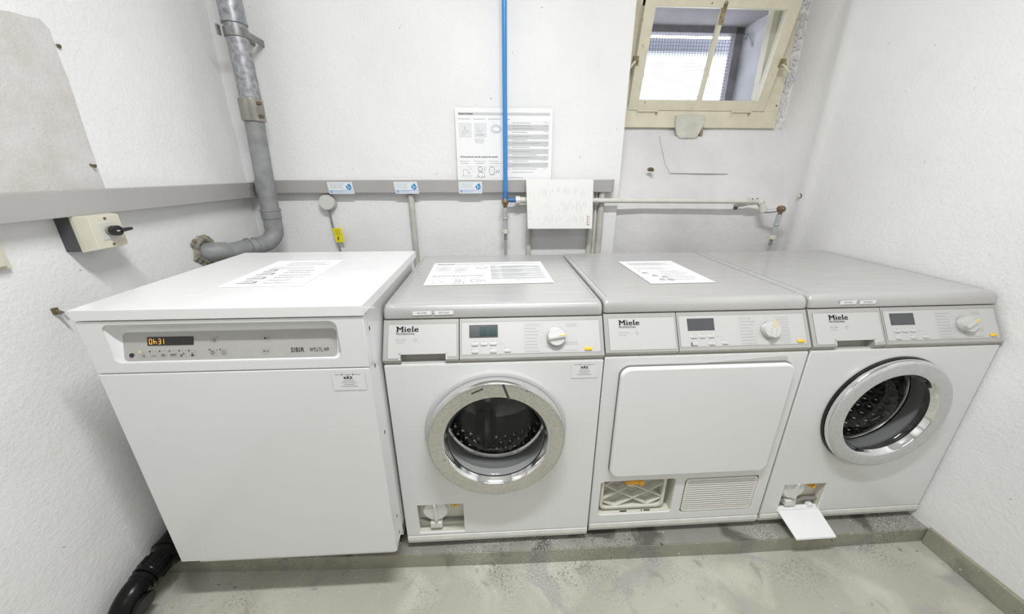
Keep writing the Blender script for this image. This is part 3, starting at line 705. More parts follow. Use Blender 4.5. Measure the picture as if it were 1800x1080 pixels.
def porthole(parent, c, y, r, ri, facemat, base=True):
    """hinged round door, face plane at y (negative = towards the room)"""
    if base:
        m = MB(); m.lathe([(r+0.0115, 0.001), (r+0.0125, -0.006), (r+0.009, -0.013), (r+0.002, -0.015), (r-0.012, -0.014), (r-0.03, -0.004), (r-0.034, 0.02)], c, mi=0)
        m.build('door_surround', [mat('pale_grey_plastic', (0.50, 0.50, 0.49), 0.4)], parent)
    else:
        m = MB(); m.lathe([(r+0.004, 0.001), (r+0.0045, -0.004), (r+0.001, -0.007), (r-0.02, -0.006), (r-0.036, 0.02)], c, mi=0); m.build('door_surround', [BLACKP], parent)
    d = empty('door', (0, 0, 0), parent=parent)
    yo = -0.016 if base else -0.007
    m = MB()
    m.lathe([(r-0.006, yo), (r+0.0005, yo-0.002), (r+0.003, yo+(y-yo)*0.5), (r+0.0005, y+0.004)], c, mi=0)
    m.lathe([(r+0.0005, y+0.004), (r-0.003, y+0.0005), (r-0.008, y-0.0008), (ri+0.010, y-0.001), (ri+0.004, y+0.0005)], c, mi=1)
    m.lathe([(ri+0.004, y+0.0005), (ri+0.001, y+0.003), (ri-0.002, y+0.010), (ri-0.006, y+0.018), (ri-0.002, y+0.022), (r-0.02, y+0.022)], c, mi=0)
    m.lathe([(ri-0.006, y+0.0175), (ri-0.0085, y+0.019), (ri-0.006, y+0.0215)], c, mi=2)
    ring = m.build('door_ring', [CHROME, facemat, BLACKP], d)
    m = MB()
    g = [(ri-0.008, y+0.019), (ri-0.012, y+0.023), (ri-0.0135, y+0.030), (ri-0.0155, y+0.034), (ri-0.017, y+0.046), (ri-0.019, y+0.050), (ri-0.022, y+0.066), (ri-0.024, y+0.072), (ri-0.030, y+0.090), (ri-0.042, y+0.100), (ri-0.060, y+0.105), (0.03, y+0.1085), (0.0, y+0.109)]
    m.lathe(g, c); m.build('door_glass', BOWL, d)
    return d

def drum(parent, c):
    m = MB(); m.lathe([(0.178, 0.004), (0.165, 0.014), (0.150, 0.020), (0.150, 0.050), (0.157, 0.060), (0.168, 0.062), (0.176, 0.050)], c); m.build('door_seal', RUBBER, parent)
    m = MB()
    cx, cz = c; R = 0.235
    prof = [(0.160, 0.066), (0.157, 0.070), (0.164, 0.078), (0.195, 0.086), (R, 0.098), (R, 0.37), (0.12, 0.39), (0.05, 0.37), (0.0, 0.368)]
    m.lathe(prof, c, mi=0)
    m.lathe([(0.156, 0.067), (0.150, 0.071), (0.1515, 0.074), (0.158, 0.078)], c, mi=1)
    # honeycomb bosses on the drum wall and ribs
    for row in range(5):
        for k in range(44):
            a = 2*math.pi*(k+0.5*(row % 2))/44; y = 0.125+row*0.030
            p = Vector((cx+math.cos(a)*(R-0.001), y, cz+math.sin(a)*(R-0.001)))
            m.sphere(p, 0.0135, (1, 1, 1), mi=0, seg=6)
    for k in range(3):
        a = 2*math.pi*k/3+0.35
        n = Vector((math.cos(a), 0, math.sin(a))); t = Vector((-n.z, 0, n.x)); o = Vector((cx, 0, cz))
        pts = [o+n*R+t*0.045, o+n*(R-0.055)+t*0.012, o+n*(R-0.055)-t*0.012, o+n*R-t*0.045]
        m.hexa([p+Vector((0, 0.115, 0)) for p in pts]+[p+Vector((0, 0.36, 0)) for p in pts], mi=0, bev=0.004)
    m.lathe([(0.045, 0.360), (0.06, 0.352), (0.085, 0.360), (0.10, 0.375)], c, mi=1)
    m.build('drum', [STEEL, CHROME], parent)

def pump_flap(parent, fx0, fx1, fz0, fz1, ccx, opened):
    m = MB()
    m.box(fx0-0.004, fx1+0.004, 0.028, 0.034, fz0-0.006, fz1+0.012, mi=0)
    m.box(fx0-0.006, fx0-0.001, 0.004, 0.034, fz0-0.004, fz1+0.01, mi=0); m.box(fx1+0.001, fx1+0.006, 0.004, 0.034, fz0-0.004, fz1+0.01, mi=0)
    m.box(fx0-0.004, fx1+0.004, 0.003, 0.034, fz0-0.012, fz0-0.001, mi=0)
    m.box(fx0, fx1, 0.012, 0.028, fz0+0.030, fz0+0.034, mi=1)
    m.build('service_recess', [LATT, RECESS], parent)
    cz = fz0+0.083
    m = MB(); m.cyl((ccx, 0.030, cz), (ccx, 0.020, cz), 0.047, seg=48, bev=0.002, mi=0); m.cyl((ccx, 0.020, cz), (ccx, 0.008, cz), 0.041, 0.038, seg=48, bev=0.003, mi=0)
    m.hexa([(ccx-0.004, 0.008, cz-0.036), (ccx+0.008, 0.008, cz-0.036), (ccx+0.006, 0.010, cz+0.036), (ccx-0.006, 0.010, cz+0.036), (ccx, -0.004, cz-0.030), (ccx+0.005, -0.004, cz-0.030), (ccx+0.002, -0.004, cz+0.034), (ccx-0.002, -0.004, cz+0.034)], mi=0, bev=0.001)
    m.build('filter_cap', mat('white_cap', (0.74, 0.735, 0.70), 0.35), parent)
    m = MB(); m.box(ccx-0.019, ccx+0.019, 0.004, 0.026, fz0+0.014, fz0+0.036, 0.003); m.build('drain_spout', mat('white_cap', (0.74, 0.735, 0.70), 0.35), parent)
    m = MB(); q = [(ccx+0.060+0.009*math.cos(a), 0.022, cz+0.018+0.013*math.sin(a)) for a in [2*math.pi*k/18 for k in range(19)]]
    if not opened: m.tube(q, 0.0035, 8, caps=False)
    else: m.cyl((ccx+0.065, 0.028, cz+0.012), (ccx+0.065, 0.010, cz+0.012), 0.013, 0.010, seg=18, bev=0.002); m.cyl((ccx+0.065, 0.010, cz+0.012), (ccx+0.065, 0.004, cz+0.012), 0.006, seg=12)
    m.build('release_lever', YELLOW if not opened else ORANGE, parent)

W_W = 0.592; DM = 0.6585; ZT = 0.820
# --- washing machine with the worn chrome door
wm = empty('washing_machine', (0, 0, ZO), -0.0068, 'white front-loading washer with worn dirty chrome door ring, right of the dryer reading 0h31', 'washing machine')
C1 = (0.2945, 0.4446)
body_shell(wm, W_W, DM, [circ(C1[0], C1[1], 0.172), [(0.043, 0.050), (0.186, 0.050), (0.186, 0.168), (0.043, 0.168)][::-1]])
lid(wm, W_W, DM, ZT); name_labels(wm, (0.078, 0.136))
fascia(wm, W_W, 0.200, True, {'model': 'PW 5065', 'knob': 0.14, 'refl': True})
drum(wm, C1)
dW = porthole(wm, C1, -0.050, 0.191, 0.1443, CHROME2)
service_sticker(wm, 0.541, 0.660, -0.0006)
pump_flap(wm, 0.043, 0.186, 0.050, 0.168, 0.096, False)
m = MB(); M = FRONT(C1[0]+0.020, -0.0515, C1[1]+0.1885)
for k in range(8):
    m.quad(M @ Matrix.Translation((0.0019*k, -0.0058*k, 0)) @ Matrix.Rotation(0.32, 4, 'Z'), -0.003, 0.003, -0.0068, 0.0, 0, 0.0004)
m.build('door_marking', mat('dark_mark', (0.05, 0.05, 0.05), 0.4), dW); m = MB()
for k in range(5): m.quad(FRONT(C1[0]-0.062+0.006*k, -0.0515, C1[1]+0.161+0.0028*k) @ Matrix.Rotation(0.45, 4, 'Z'), 0, 0.0072, 0, 0.0035, 0, 0.0004)
m.build('door_marking', mat('dark_mark', (0.05, 0.05, 0.05), 0.4), dW)
# --- second dryer (square door)
def fxD(x): return 0.008+x*1.012
td = empty('tumble_dryer', (0.5990, 0.0080, ZO), -0.0033, 'white dryer with plain square door and vent grille, silver lid, between the two round-door washers', 'tumble dryer')
body_shell(td, W_W, DM, [rrect(0.028, 0.276, 0.076, 0.218, 0.012), rrect(0.308, 0.556, 0.070, 0.216, 0.012)])
lid(td, W_W, DM, ZT)
fascia(td, W_W, 0.197, False, {'model': 'PT 5135 C', 'knob': 1.25, 'dark': 3}, fxD)
dd = empty('door', (0, 0, 0), parent=td)
m = MB(); m.plate([rrect(0.046, 0.554, 0.252, 0.640, 0.030, 8)], -0.018, -0.001, bev=0.006); m.build('door_leaf', ENAMEL2, dd)
m = MB(); m.plate([rrect(0.0445, 0.5555, 0.2505, 0.6425, 0.031, 8)], -0.003, 0.0005); m.build('door_shadow_gap', mat('door_gap_grey', (0.22, 0.22, 0.21), 0.6), dd)
m = MB(); m.prism([(0.30, 0.6435), (0.535, 0.6445), (0.530, 0.6560), (0.518, 0.6590), (0.30, 0.6450)], 'y', -0.0012, 0.0, mi=0); m.build('grip_recess_shade', mat('grip_shade_grey', (0.55, 0.55, 0.53), 0.5), td)  # flat strip; the shade of the grip scoop is painted as grey
# filter cover behind the open lower flap
m = MB()
m.box(0.022, 0.282, 0.040, 0.046, 0.070, 0.230, mi=1)
m.box(0.020, 0.030, 0.004, 0.046, 0.070, 0.226, mi=0); m.box(0.274, 0.284, 0.004, 0.046, 0.070, 0.226, mi=0); m.box(0.022, 0.282, 0.003, 0.046, 0.064, 0.078, mi=0)
for x0, x1 in ((0.105, 0.128), (0.187, 0.208), (0.177, 0.181)): m.box(x0, x1, 0.006, 0.010, 0.0775, 0.0795, mi=2)
m.build('filter_recess', [LATT, LATTD, BLACKP], td)
fc = empty('filter_cover', (0, 0, 0), parent=td)
m = MB(); m.plate([rrect(0.034, 0.252, 0.088, 0.232, 0.022), rrect(0.044, 0.242, 0.098, 0.224, 0.016)], 0.010, 0.036, bev=0.002)
def rib(x0, z0, x1, z1):
    d = Vector((x1-x0, 0, z1-z0)).normalized(); n = Vector((-d.z, 0, d.x))*0.0016
    p = [Vector((x0, 0, z0))-n, Vector((x1, 0, z1))-n, Vector((x1, 0, z1))+n, Vector((x0, 0, z0))+n]
    m.hexa([q+Vector((0, 0.014, 0)) for q in p]+[q+Vector((0, 0.034, 0)) for q in p])
rib(0.044, 0.190, 0.196, 0.098); rib(0.040, 0.126, 0.120, 0.175); rib(0.095, 0.098, 0.244, 0.186); rib(0.135, 0.188, 0.244, 0.130)
rib(0.044, 0.120, 0.082, 0.098); rib(0.200, 0.098, 0.244, 0.126); rib(0.044, 0.186, 0.090, 0.216); rib(0.215, 0.222, 0.244, 0.206)
m.box(0.040, 0.246, 0.034, 0.036, 0.094, 0.228, mi=1)
m.cyl((0.143, 0.034, 0.196), (0.143, 0.020, 0.196), 0.030, 0.026, seg=30, mi=0, bev=0.002)
m.build('lattice', [LATT, LATTD], fc)
m = MB(); m.box(0.112, 0.166, 0.002, 0.016, 0.196, 0.212, 0.005, 3); m.cyl((0.163, 0.016, 0.204), (0.163, 0.000, 0.204), 0.0105, seg=20, bev=0.002); m.build('release_lever', ORANGE, fc)
vg = empty('vent_grille', (0, 0, 0), parent=td)
m = MB(); m.plate([rrect(0.311, 0.553, 0.073, 0.213, 0.010), rrect(0.319, 0.545, 0.081, 0.205, 0.006)], -0.001, 0.012, bev=0.0015)
for k in range(13):
    z = 0.0855+k*0.0093
    m.prism([(-0.0005, z), (0.010, z+0.004), (0.010, z+0.0068), (0.0005, z+0.0035)], 'x', 0.318, 0.546)
m.build('grille_slats', mat('grille_white', (0.72, 0.71, 0.66), 0.4), vg)
m = MB(); m.box(0.312, 0.552, 0.013, 0.018, 0.074, 0.212); m.build('grille_backing', RECESS, vg)
# --- right-hand washer
def fxX(x): return 0.027+x*0.972
w3 = empty('washing_machine', (1.1990, 0.0080, ZO), 0.0037, 'white front-loading washer with matte silver door ring and open bottom flap, beside the right wall', 'washing machine')
C3 = (0.2985, 0.4480)
body_shell(w3, 0.592, DM, [circ(C3[0], C3[1], 0.166), [(0.060, 0.050), (0.207, 0.050), (0.207, 0.163), (0.060, 0.163)][::-1]])
lid(w3, 0.592, DM, ZT); name_labels(w3, (0.090, 0.150))
fascia(w3, 0.592, 0.201, True, {'model': 'PW 5065', 'knob': 0.45}, fxX)
drum(w3, C3)
porthole(w3, C3, -0.028, 0.190, 0.1442, MATTEM, base=False)
pump_flap(w3, 0.060, 0.207, 0.050, 0.163, 0.106, True)
m = MB(); m.hexa([(0.052, 0.016, 0.056), (0.200, 0.016, 0.056), (0.213, -0.072, 0.010), (0.078, -0.072, 0.010), (0.052, 0.018, 0.061), (0.200, 0.018, 0.061), (0.213, -0.070, 0.015), (0.078, -0.070, 0.015)], bev=0.0012)
m.bm.clear()
m.hexa([(0.054, 0.012, 0.050), (0.202, 0.012, 0.050), (0.214, -0.073, 0.002), (0.074, -0.073, 0.002), (0.054, 0.014, 0.056), (0.202, 0.014, 0.056), (0.214, -0.071, 0.008), (0.074, -0.071, 0.008)], bev=0.0012)
m.box(0.165, 0.185, 0.004, 0.02, 0.050, 0.064, 0.002); o = m.build('service_flap', mat('flap_white', (0.84, 0.84, 0.83), 0.35), w3); o.location = (0.008, 0, 0)

# --- left dryer with the amber display
SW = 0.600; SD = 0.574; ZS = 0.8797
sb = empty('tumble_dryer', (-0.5965, -0.1003, ZO), -0.010, 'tall plain white dryer with amber display reading 0h31, nearest the left wall', 'tumble dryer')
m = MB(); m.box(-0.003, SW+0.004, -0.003, SD, 0.8545, ZS, 0.0022); m.build('lid', mat('white_worktop', (0.80, 0.80, 0.797), 0.3, coat=0.3), sb)
m = MB(); m.box(0.002, 0.589, 0.024, SD-0.01, 0.10, 0.8495, 0.004); m.box(0.02, SW-0.02, 0.12, SD-0.03, 0.03, 0.102)
m.box(0.560, 0.5955, 0.021, 0.075, 0.112, 0.846, 0.006)
for z in (0.80, 0.70, 0.50, 0.20, 0.135): m.box(0.5940, 0.5960, 0.042, 0.047, z, z+0.010, mi=1)
m.build('cabinet', [ENAMEL, DARKGAP], sb)
m = MB(); m.prism([(0.0, 0.120), (0.0, 0.7225), (0.004, 0.7245), (0.022, 0.7245), (0.022, 0.120)], 'x', 0.0, SW-0.002, bev=0.0015); dS = m.build('door', ENAMEL, sb)
m = MB(); m.box(0.042, SW-0.01, 0.006, 0.03, 0.108, 0.121, 0.001); m.build('base_strip', TRIMW, sb)
for x in (0.06, SW-0.06):
    for y in (0.16, SD-0.08):
        m = MB(); m.cyl((x, y, -0.0195), (x, y, -0.004), 0.025, seg=20); m.cyl((x, y, -0.006), (x, y, 0.04), 0.012, seg=12); m.build('foot', BLACKP, sb)
# control fascia with scooped grip
out = rrect(0.048, 0.541, 0.7505, 0.8435, 0.016, 6)
inn = rrect(0.064, 0.530, 0.7535, 0.8165, 0.010, 6)
m = MB(); m.plate([[(0.0, 0.7265), (SW+0.001, 0.7265), (SW+0.001, 0.8520), (0.0, 0.8520)], out], 0.0, 0.004, bev=0.0012)
m.box(0.0, 0.045, 0.003, 0.022, 0.7275, 0.8515); m.box(SW-0.055, SW, 0.003, 0.022, 0.7275, 0.8515); m.box(0.0, SW, 0.024, 0.028, 0.728, 0.851)
bb = bmesh.new(); n = len(out)
def ydep(z): return 0.004+0.018*max(0, (z-0.7535)/0.063)
rings = []
for t, yf in ((0, 0.0), (0.0, 0.002), (0.25, None), (0.5, None), (0.75, None), (1.0, None)):
    ring = []
    for (a, b_) in zip(out, inn):
        x = a[0]+(b_[0]-a[0])*t; z = a[1]+(b_[1]-a[1])*t
        yy = yf if yf is not None else 0.002+(ydep(b_[1])-0.002)*math.sin(t*math.pi/2)
        ring.append(bb.verts.new((x, yy, z)))
    rings.append(ring)
for i in range(len(rings)-1):
    for k in range(n): bb.faces.new((rings[i][k], rings[i][(k+1) % n], rings[i+1][(k+1) % n], rings[i+1][k]))
bmesh.ops.recalc_face_normals(bb, faces=bb.faces[:]); m._add(bb)
fas2 = m.build('fascia', ENAMEL, sb)
# grey insert
tilt = frame_on((0, ydep(0.7535), 0.7535), (1, 0, 0), (0, 0.018, 0.063))
m = MB(); bb = bmesh.new()
fr_ = [bb.verts.new((x, ydep(z), z)) for x, z in inn]; bb.faces.new(fr_); m._add(bb)
def gp(z): return (z-0.7535)/0.063*math.hypot(0.018, 0.063)
T = lambda x, z, h=0.0005: tilt @ Matrix.Translation((x, gp(z), h))
m.text('SIBIR', 0.0150, T(0.4262, 0.7658), 1, off=0.00012, sx=0.90, spacing=1.05); m.text('WTU-TL WP', 0.0125, T(0.4680, 0.7660), 1, sx=0.62)
def sym(x, z, mi=1): return T(x, z)
def keyframe_(x, z, w_=0.0155, h_=0.0135):
    q = T(x, z); th = 0.0004
    for a in ((-w_/2, w_/2, -h_/2, -h_/2+th), (-w_/2, w_/2, h_/2-th, h_/2), (-w_/2, -w_/2+th, -h_/2, h_/2), (w_/2-th, w_/2, -h_/2, h_/2)): m.quad(q, *a, 2, 0)
def ringsym(x, z, r, mi=1, th=0.0007):
    for k in range(14):
        a = 2*math.pi*k/14; q = T(x, z) @ Matrix.Rotation(a, 4, 'Z'); m.quad(q, r-th, r, -r*0.24, r*0.24, mi, 0.0002)
keys = [(0.106, .767), (0.127, .768), (0.148, .768), (0.169, .768), (0.190, .768), (0.211, .768), (0.260, .797), (0.256, .769), (0.279, .769), (0.374, .798), (0.371, .770)]
for i, (x, z) in enumerate(keys):
    keyframe_(x, z)
    if i < 6 or i in (7, 8): m.quad(T(x-0.0075, z+0.0065), -0.0013, 0.0013, -0.0013, 0.0013, 3 if i == 0 else 1, 0.0003)
ringsym(0.106, .7655, 0.0028); q = T(0.127, .7655); 
for k in range(5): m.quad(q, -0.0045+0.001*k, 0.0045-0.001*k, -0.002+k*0.0009, -0.002+k*0.0009+0.0008, 4, 0.0002)
for dx in (-0.0022, 0.0022): ringsym(0.148+dx, .766, 0.0022)
for dx in (-0.0042, 0, 0.0042): ringsym(0.169+dx, .766, 0.0021)
m.quad(T(0.188, .765), -0.003, 0.0, -0.003, 0.001, 1, 0.0002); ringsym(0.1915, .768, 0.0022)
ringsym(0.211, .7675, 0.0024); m.quad(T(0.211, .7640), -0.0032, 0.0032, -0.0015, 0.0012, 1, 0.0002)
ringsym(0.260, .7955, 0.0036); m.quad(T(0.260, .7955), -0.0005, 0.0005, 0.0, 0.0022, 1, 0.0003); m.quad(T(0.2665, .8025), -0.0016, 0.0016, -0.0003, 0.0004, 1, 0.0003)
for dz in (-0.003, 0.003): m.quad(T(0.255, .769+dz), -0.003, 0.003, -0.0005, 0.0005, 1, 0.0002)
m.quad(T(0.252, .769), -0.0005, 0.0005, -0.003, 0.003, 1, 0.0002); m.quad(T(0.258, .769), -0.003, 0.003, -0.0004, 0.0004, 1, 0.0002); m.quad(T(0.265, .7745), -0.0016, 0.0016, -0.0003, 0.0004, 1, 0.0003)
ringsym(0.279, .7685, 0.0042); m.quad(T(0.279, .7685), -0.0007, 0.0007, -0.0007, 0.0007, 1, 0.0003)
bb = bmesh.new(); q = T(0.3725, .798); bb.faces.new([bb.verts.new(q @ Vector(p)) for p in ((-0.003, -0.0032, 0.0002), (0.002, 0, 0.0002), (-0.003, 0.0032, 0.0002))]); m._add(bb, 1)
m.quad(T(0.3775, .798), -0.0004, 0.0004, -0.0034, 0.0034, 1, 0.0002)
ringsym(0.3675, .7695, 0.0018); m.quad(T(0.371, .7695), -0.002, 0.002, -0.0004, 0.0004, 1, 0.0002)
for r in (0.002, 0.0035): m.quad(T(0.374+r*0.6, .7695), -0.0003, 0.0003, -r, r, 1, 0.0002)
ins = m.build('control_panel', [GREYP, INK, INKG, AMBER, INKG], fas2)
m = MB(); m.M = tilt; m.box(0.1165, 0.2150, gp(0.787), gp(0.8055), 0.0, 0.0014, 0.0004, mi=0)
seg = {'0': 'abcdef', 'h': 'cefg', '3': 'abcdg', '1': 'bc'}
def digit(ch, x):
    L_ = {'a': (0.001, 0.005, 0.0112, 0.0122), 'g': (0.001, 0.005, 0.0056, 0.0066), 'd': (0.001, 0.005, 0.0, 0.001), 'f': (0, 0.001, 0.0062, 0.0116), 'b': (0.005, 0.006, 0.0062, 0.0116), 'e': (0, 0.001, 0.0006, 0.006), 'c': (0.005, 0.006, 0.0006, 0.006)}
    for s_ in seg[ch]:
        a = L_[s_]; m.quad(Matrix.Translation((x, gp(0.7875)+0.0025, 0.0017)), a[0], a[1], a[2], a[3], 1)
for ch, x in zip('0h31', (0.121, 0.1305, 0.140, 0.1465)): digit(ch, x)
m.build('display', [LCDK, AMBER], ins)
m = MB(); m.M = T(0.081, 0.767); m.cyl((0, 0, 0), (0, 0, 0.0015), 0.0048, seg=20, bev=0.0005); m.build('power_button', BLACKP, ins)
service_sticker(sb, 0.548, 0.7125, -0.0006)

# ------------------------------------------------------------------ sheets lying on the machines
def sheet(name, loc, rz, label, w, h, draw, edge=None):
    o = empty(name, loc, rz, label, 'sheet of paper'); 
    return o
def flat_sheet(loc, rz, label, w, h, kind):
    m = MB(); m.box(0, w, 0, h, 0.0, 0.0009); M = Matrix.Translation((0, 0, 0.0011))
    if kind == 'a4':        # text right, four pictures left, pink outline
        for a in ((0.004, w-0.004, 0.004, 0.0046), (0.004, w-0.004, h-0.0046, h-0.004), (0.004, 0.0046, 0.004, h-0.004), (w-0.0046, w-0.004, 0.004, h-0.004)): m.quad(M, *a, 4)
        gen_lines(m, M, 0.055, 0.19, 0.215, 0.262, 3, 3, th=0.003, frac=(0.75, 1)); gen_lines(m, M, 0.03, 0.18, 0.170, 0.205, 2, 3, th=0.0035, frac=(0.8, 1))
        for y in (0.155, 0.132, 0.105, 0.082, 0.055, 0.030): gen_lines(m, M, 0.095, 0.185, y-0.006, y+0.006, 2, 3, th=0.0026, frac=(0.6, 1))
        for i, y in enumerate((0.028, 0.070, 0.112, 0.150)):
            ww = 0.045-(0.012 if i == 3 else 0)
            m.quad(M, 0.028, 0.028+ww, y, y+0.004, 1); m.quad(M, 0.028+ww-0.004, 0.028+ww, y, y+0.020, 1); m.quad(M, 0.034, 0.028+ww-0.006, y+0.010, y+0.024, 3)
            m.quad(M, 0.036, 0.060, y+0.026, y+0.029, 2)
    if kind == 'a4b':
        gen_lines(m, M, 0.02, 0.18, 0.225, 0.27, 5, 3, th=0.0022, frac=(0.7, 1)); gen_lines(m, M, 0.02, 0.18, 0.165, 0.205, 4, 3, th=0.0018, frac=(0.6, 1))
        for y in (0.14, 0.115, 0.09, 0.065, 0.04): gen_lines(m, M, 0.085, 0.19, y-0.006, y+0.006, 3, 3, th=0.0014, frac=(0.7, 1))
        for x, y in ((0.025, 0.115), (0.045, 0.080), (0.070, 0.062), (0.050, 0.035), (0.075, 0.030)):
            m.quad(M, x, x+0.020, y, y+0.004, 1); m.quad(M, x, x+0.003, y, y+0.018, 1); m.quad(M, x+0.004, x+0.018, y+0.010, y+0.018, 2)
        m.quad(M, 0.02, 0.028, 0.150, 0.156, 2)
    if kind == 'a3': poster_print(m, M, w, h)
    o = m.build('paper_sheet', [PAPER, INK, INKG, INKL, INKP], loc=loc); o.rotation_euler = (0, 0, rz); tag(o, label, 'sheet of paper'); return o

def poster_print(m, M, w, h):
    """two-page instruction sheet; print coordinates from the lower left"""
    m.quad(M, 0.014, w-0.012, h-0.030, h-0.019, 3)
    m.text('Après le lavage', 0.0105, M @ Matrix.Translation((0.014, h-0.0275, 0.0003)), 1, off=0.0002)
    m.text('Ouvre-porte en cas de coupure de courant', 0.0098, M @ Matrix.Translation((0.016, 0.097, 0.0003)), 1, off=0.0002, sx=0.98)
    for x in (0.014, 0.080, 0.146):
        m.quad(M, x, x+0.0025, h-0.046, h-0.0435, 1); gen_lines(m, M, x+0.005, x+0.056, h-0.049, h-0.041, 1, 2, th=0.0018, frac=(0.8, 1))
        m.quad(M, x, x+0.0025, 0.080, 0.0825, 1); gen_lines(m, M, x+0.005, x+0.058, 0.068, 0.085, 2, 2, th=0.0016, frac=(0.6, 1))
    def line(q, a, b_, th=0.0007, mi=2):
        a = Vector(a); b_ = Vector(b_); d = b_-a; L_ = d.length; ang_ = math.atan2(d.y, d.x)
        m.quad(q @ Matrix.Translation((a.x, a.y, 0.0003)) @ Matrix.Rotation(ang_, 4, 'Z'), 0, L_, -th/2, th/2, mi)
    def ring(q, cx, cy, rx, ry, mi=2, th=0.0009):
        p = [(cx+rx*math.cos(2*math.pi*k/16), cy+ry*math.sin(2*math.pi*k/16)) for k in range(17)]
        for a, b_ in zip(p, p[1:]): line(q, a, b_, th, mi)
    def fr4(q, x0, x1, y0, y1, mi=3):
        for a, b_ in (((x0, y0), (x1, y0)), ((x1, y0), (x1, y1)), ((x1, y1), (x0, y1)), ((x0, y1), (x0, y0))): line(q, a, b_, 0.0006, mi)
    pale = 5
    y0, y1 = h-0.118, h-0.062
    m.quad(M, 0.016, 0.070, y0, y1, pale, 0.0002); m.quad(M, 0.083, 0.136, y0, y1, pale, 0.0002)
    fr4(M, 0.016, 0.070, y0, y1); fr4(M, 0.083, 0.136, y0, y1)
    pts = [(0.030, y0+0.006), (0.032, y0+0.020), (0.040, y0+0.030), (0.041, y0+0.044), (0.045, y0+0.030), (0.052, y0+0.028), (0.058, y0+0.022), (0.052, y0+0.018), (0.046, y0+0.022)]
    for a, b_ in zip(pts, pts[1:]): line(M, a, b_, 0.0011)
    pts = [(0.036, y0+0.004), (0.038, y0+0.016), (0.046, y0+0.024)]
    for a, b_ in zip(pts, pts[1:]): line(M, a, b_, 0.0011)
    ring(M, 0.102, y0+0.024, 0.006, 0.006); line(M, (0.092, y0+0.034), (0.108, y0+0.038)); line(M, (0.092, y0+0.038), (0.092, y0+0.046)); line(M, (0.112, y0+0.012), (0.118, y0+0.034)); gen_lines(m, M, 0.090, 0.125, y0+0.006, y0+0.012, 1, 2, th=0.003, frac=(0.9, 1))
    ring(M, 0.178, y0+0.034, 0.024, 0.018); ring(M, 0.180, y0+0.033, 0.018, 0.012, 2, 0.002)
    for i in range(3): m.quad(M, 0.084, 0.0865, y0-0.010-i*0.007, y0-0.0075-i*0.007, 1 if i < 2 else 3); gen_lines(m, M, 0.089, 0.132, y0-0.012-i*0.007, y0-0.006-i*0.007, 1, 2, th=0.0015, frac=(0.6, 1))
    # lower pictures
    fr4(M, 0.016, 0.068, 0.010, 0.060); fr4(M, 0.078, 0.134, 0.010, 0.060); fr4(M, 0.144, 0.196, 0.010, 0.060)
    pts = [(0.026, 0.018), (0.026, 0.046), (0.040, 0.046), (0.050, 0.040), (0.058, 0.030), (0.050, 0.028), (0.044, 0.034)]
    for a, b_ in zip(pts, pts[1:]): line(M, a, b_, 0.0014)
    line(M, (0.020, 0.018), (0.066, 0.018), 0.0012); line(M, (0.050, 0.050), (0.056, 0.058), 0.0012); line(M, (0.058, 0.044), (0.064, 0.052), 0.0012)
    ring(M, 0.104, 0.048, 0.009, 0.010, 1, 0.0016); ring(M, 0.108, 0.022, 0.016, 0.011, 2, 0.0014); line(M, (0.092, 0.036), (0.124, 0.036), 0.001)
    for x in (0.122, 0.127): line(M, (x, 0.040), (x, 0.056), 0.0014)
    for x in (0.088, 0.098, 0.110, 0.122): line(M, (x, 0.012), (x+0.002, 0.020), 0.0016, 1)
    ring(M, 0.158, 0.040, 0.013, 0.018, 1, 0.0014); line(M, (0.154, 0.050), (0.164, 0.030), 0.001); line(M, (0.146, 0.024), (0.172, 0.024), 0.001)
    for x in (0.176, 0.186): line(M, (x, 0.030), (x+0.006, 0.044), 0.002, 1)
    # table on the right page
    x0, x1 = 0.212, w-0.016
    gen_lines(m, M, x0, x0+0.028, h-0.050, h-0.043, 1, 1, th=0.002, frac=(0.95, 1))
    rows = 17; yt, yb = h-0.055, 0.024
    hs = [1.0, 1.9, 1.4, 1.5, 0.8, 1.6, 1.1, 1.6, 0.8, 1.3, 1.1, 1.6, 2.6]; tot = sum(hs); y = yt
    for i, hh in enumerate(hs):
        dy = (yt-yb)*hh/tot
        if i in (1, 3, 5, 7, 9, 11): m.quad(M, x0, x1, y-dy, y, 3, 0.0002)
        gen_lines(m, M, x0+0.001, x0+0.034, y-dy, y, max(1, int(hh+0.3)), 2, 0.0004, 0.0018, (0.4, 0.9)); gen_lines(m, M, x0+0.040, x1-0.032, y-dy*0.9, y, max(1, int(hh+0.3)), 2, 0.0004, 0.0016, (0.5, 1.0))
        if hh > 0.9: gen_lines(m, M, x1-0.020, x1-0.004, y-dy*0.5, y, 1, 2, 0.0004, 0.0016, (0.6, 1.0))
        line(M, (x0, y), (x1, y), 0.0004, 3); y -= dy
    for x in (x0+0.037, x1-0.024, x1): line(M, (x, yb), (x, yt), 0.0004, 3)
    gen_lines(m, M, x0, x0+0.10, 0.008, 0.014, 1, 2, th=0.0014, frac=(0.9, 1))
PALE = mat('pale_grey_ink', (0.74, 0.74, 0.745), 0.6)
flat_sheet((-0.398, -0.055+0.098, ZS+ZO+0.0005), 0.0, 'paper sheet in thin pink outline lying on the tall white dryer by the left wall', 0.207, 0.287, 'a4')
o = flat_sheet((0.079, 0.220, ZT+ZO+0.0012), 0.018, 'wide two-page paper sheet lying on the lid of the washer with the worn chrome door', 0.410, 0.288, 'a3'); o.data.materials.append(PALE)
flat_sheet((0.791, 0.196, ZT+ZO+0.0012), 0.01, 'small upright paper sheet lying on the silver lid of the square-door dryer', 0.212, 0.296, 'a4b')

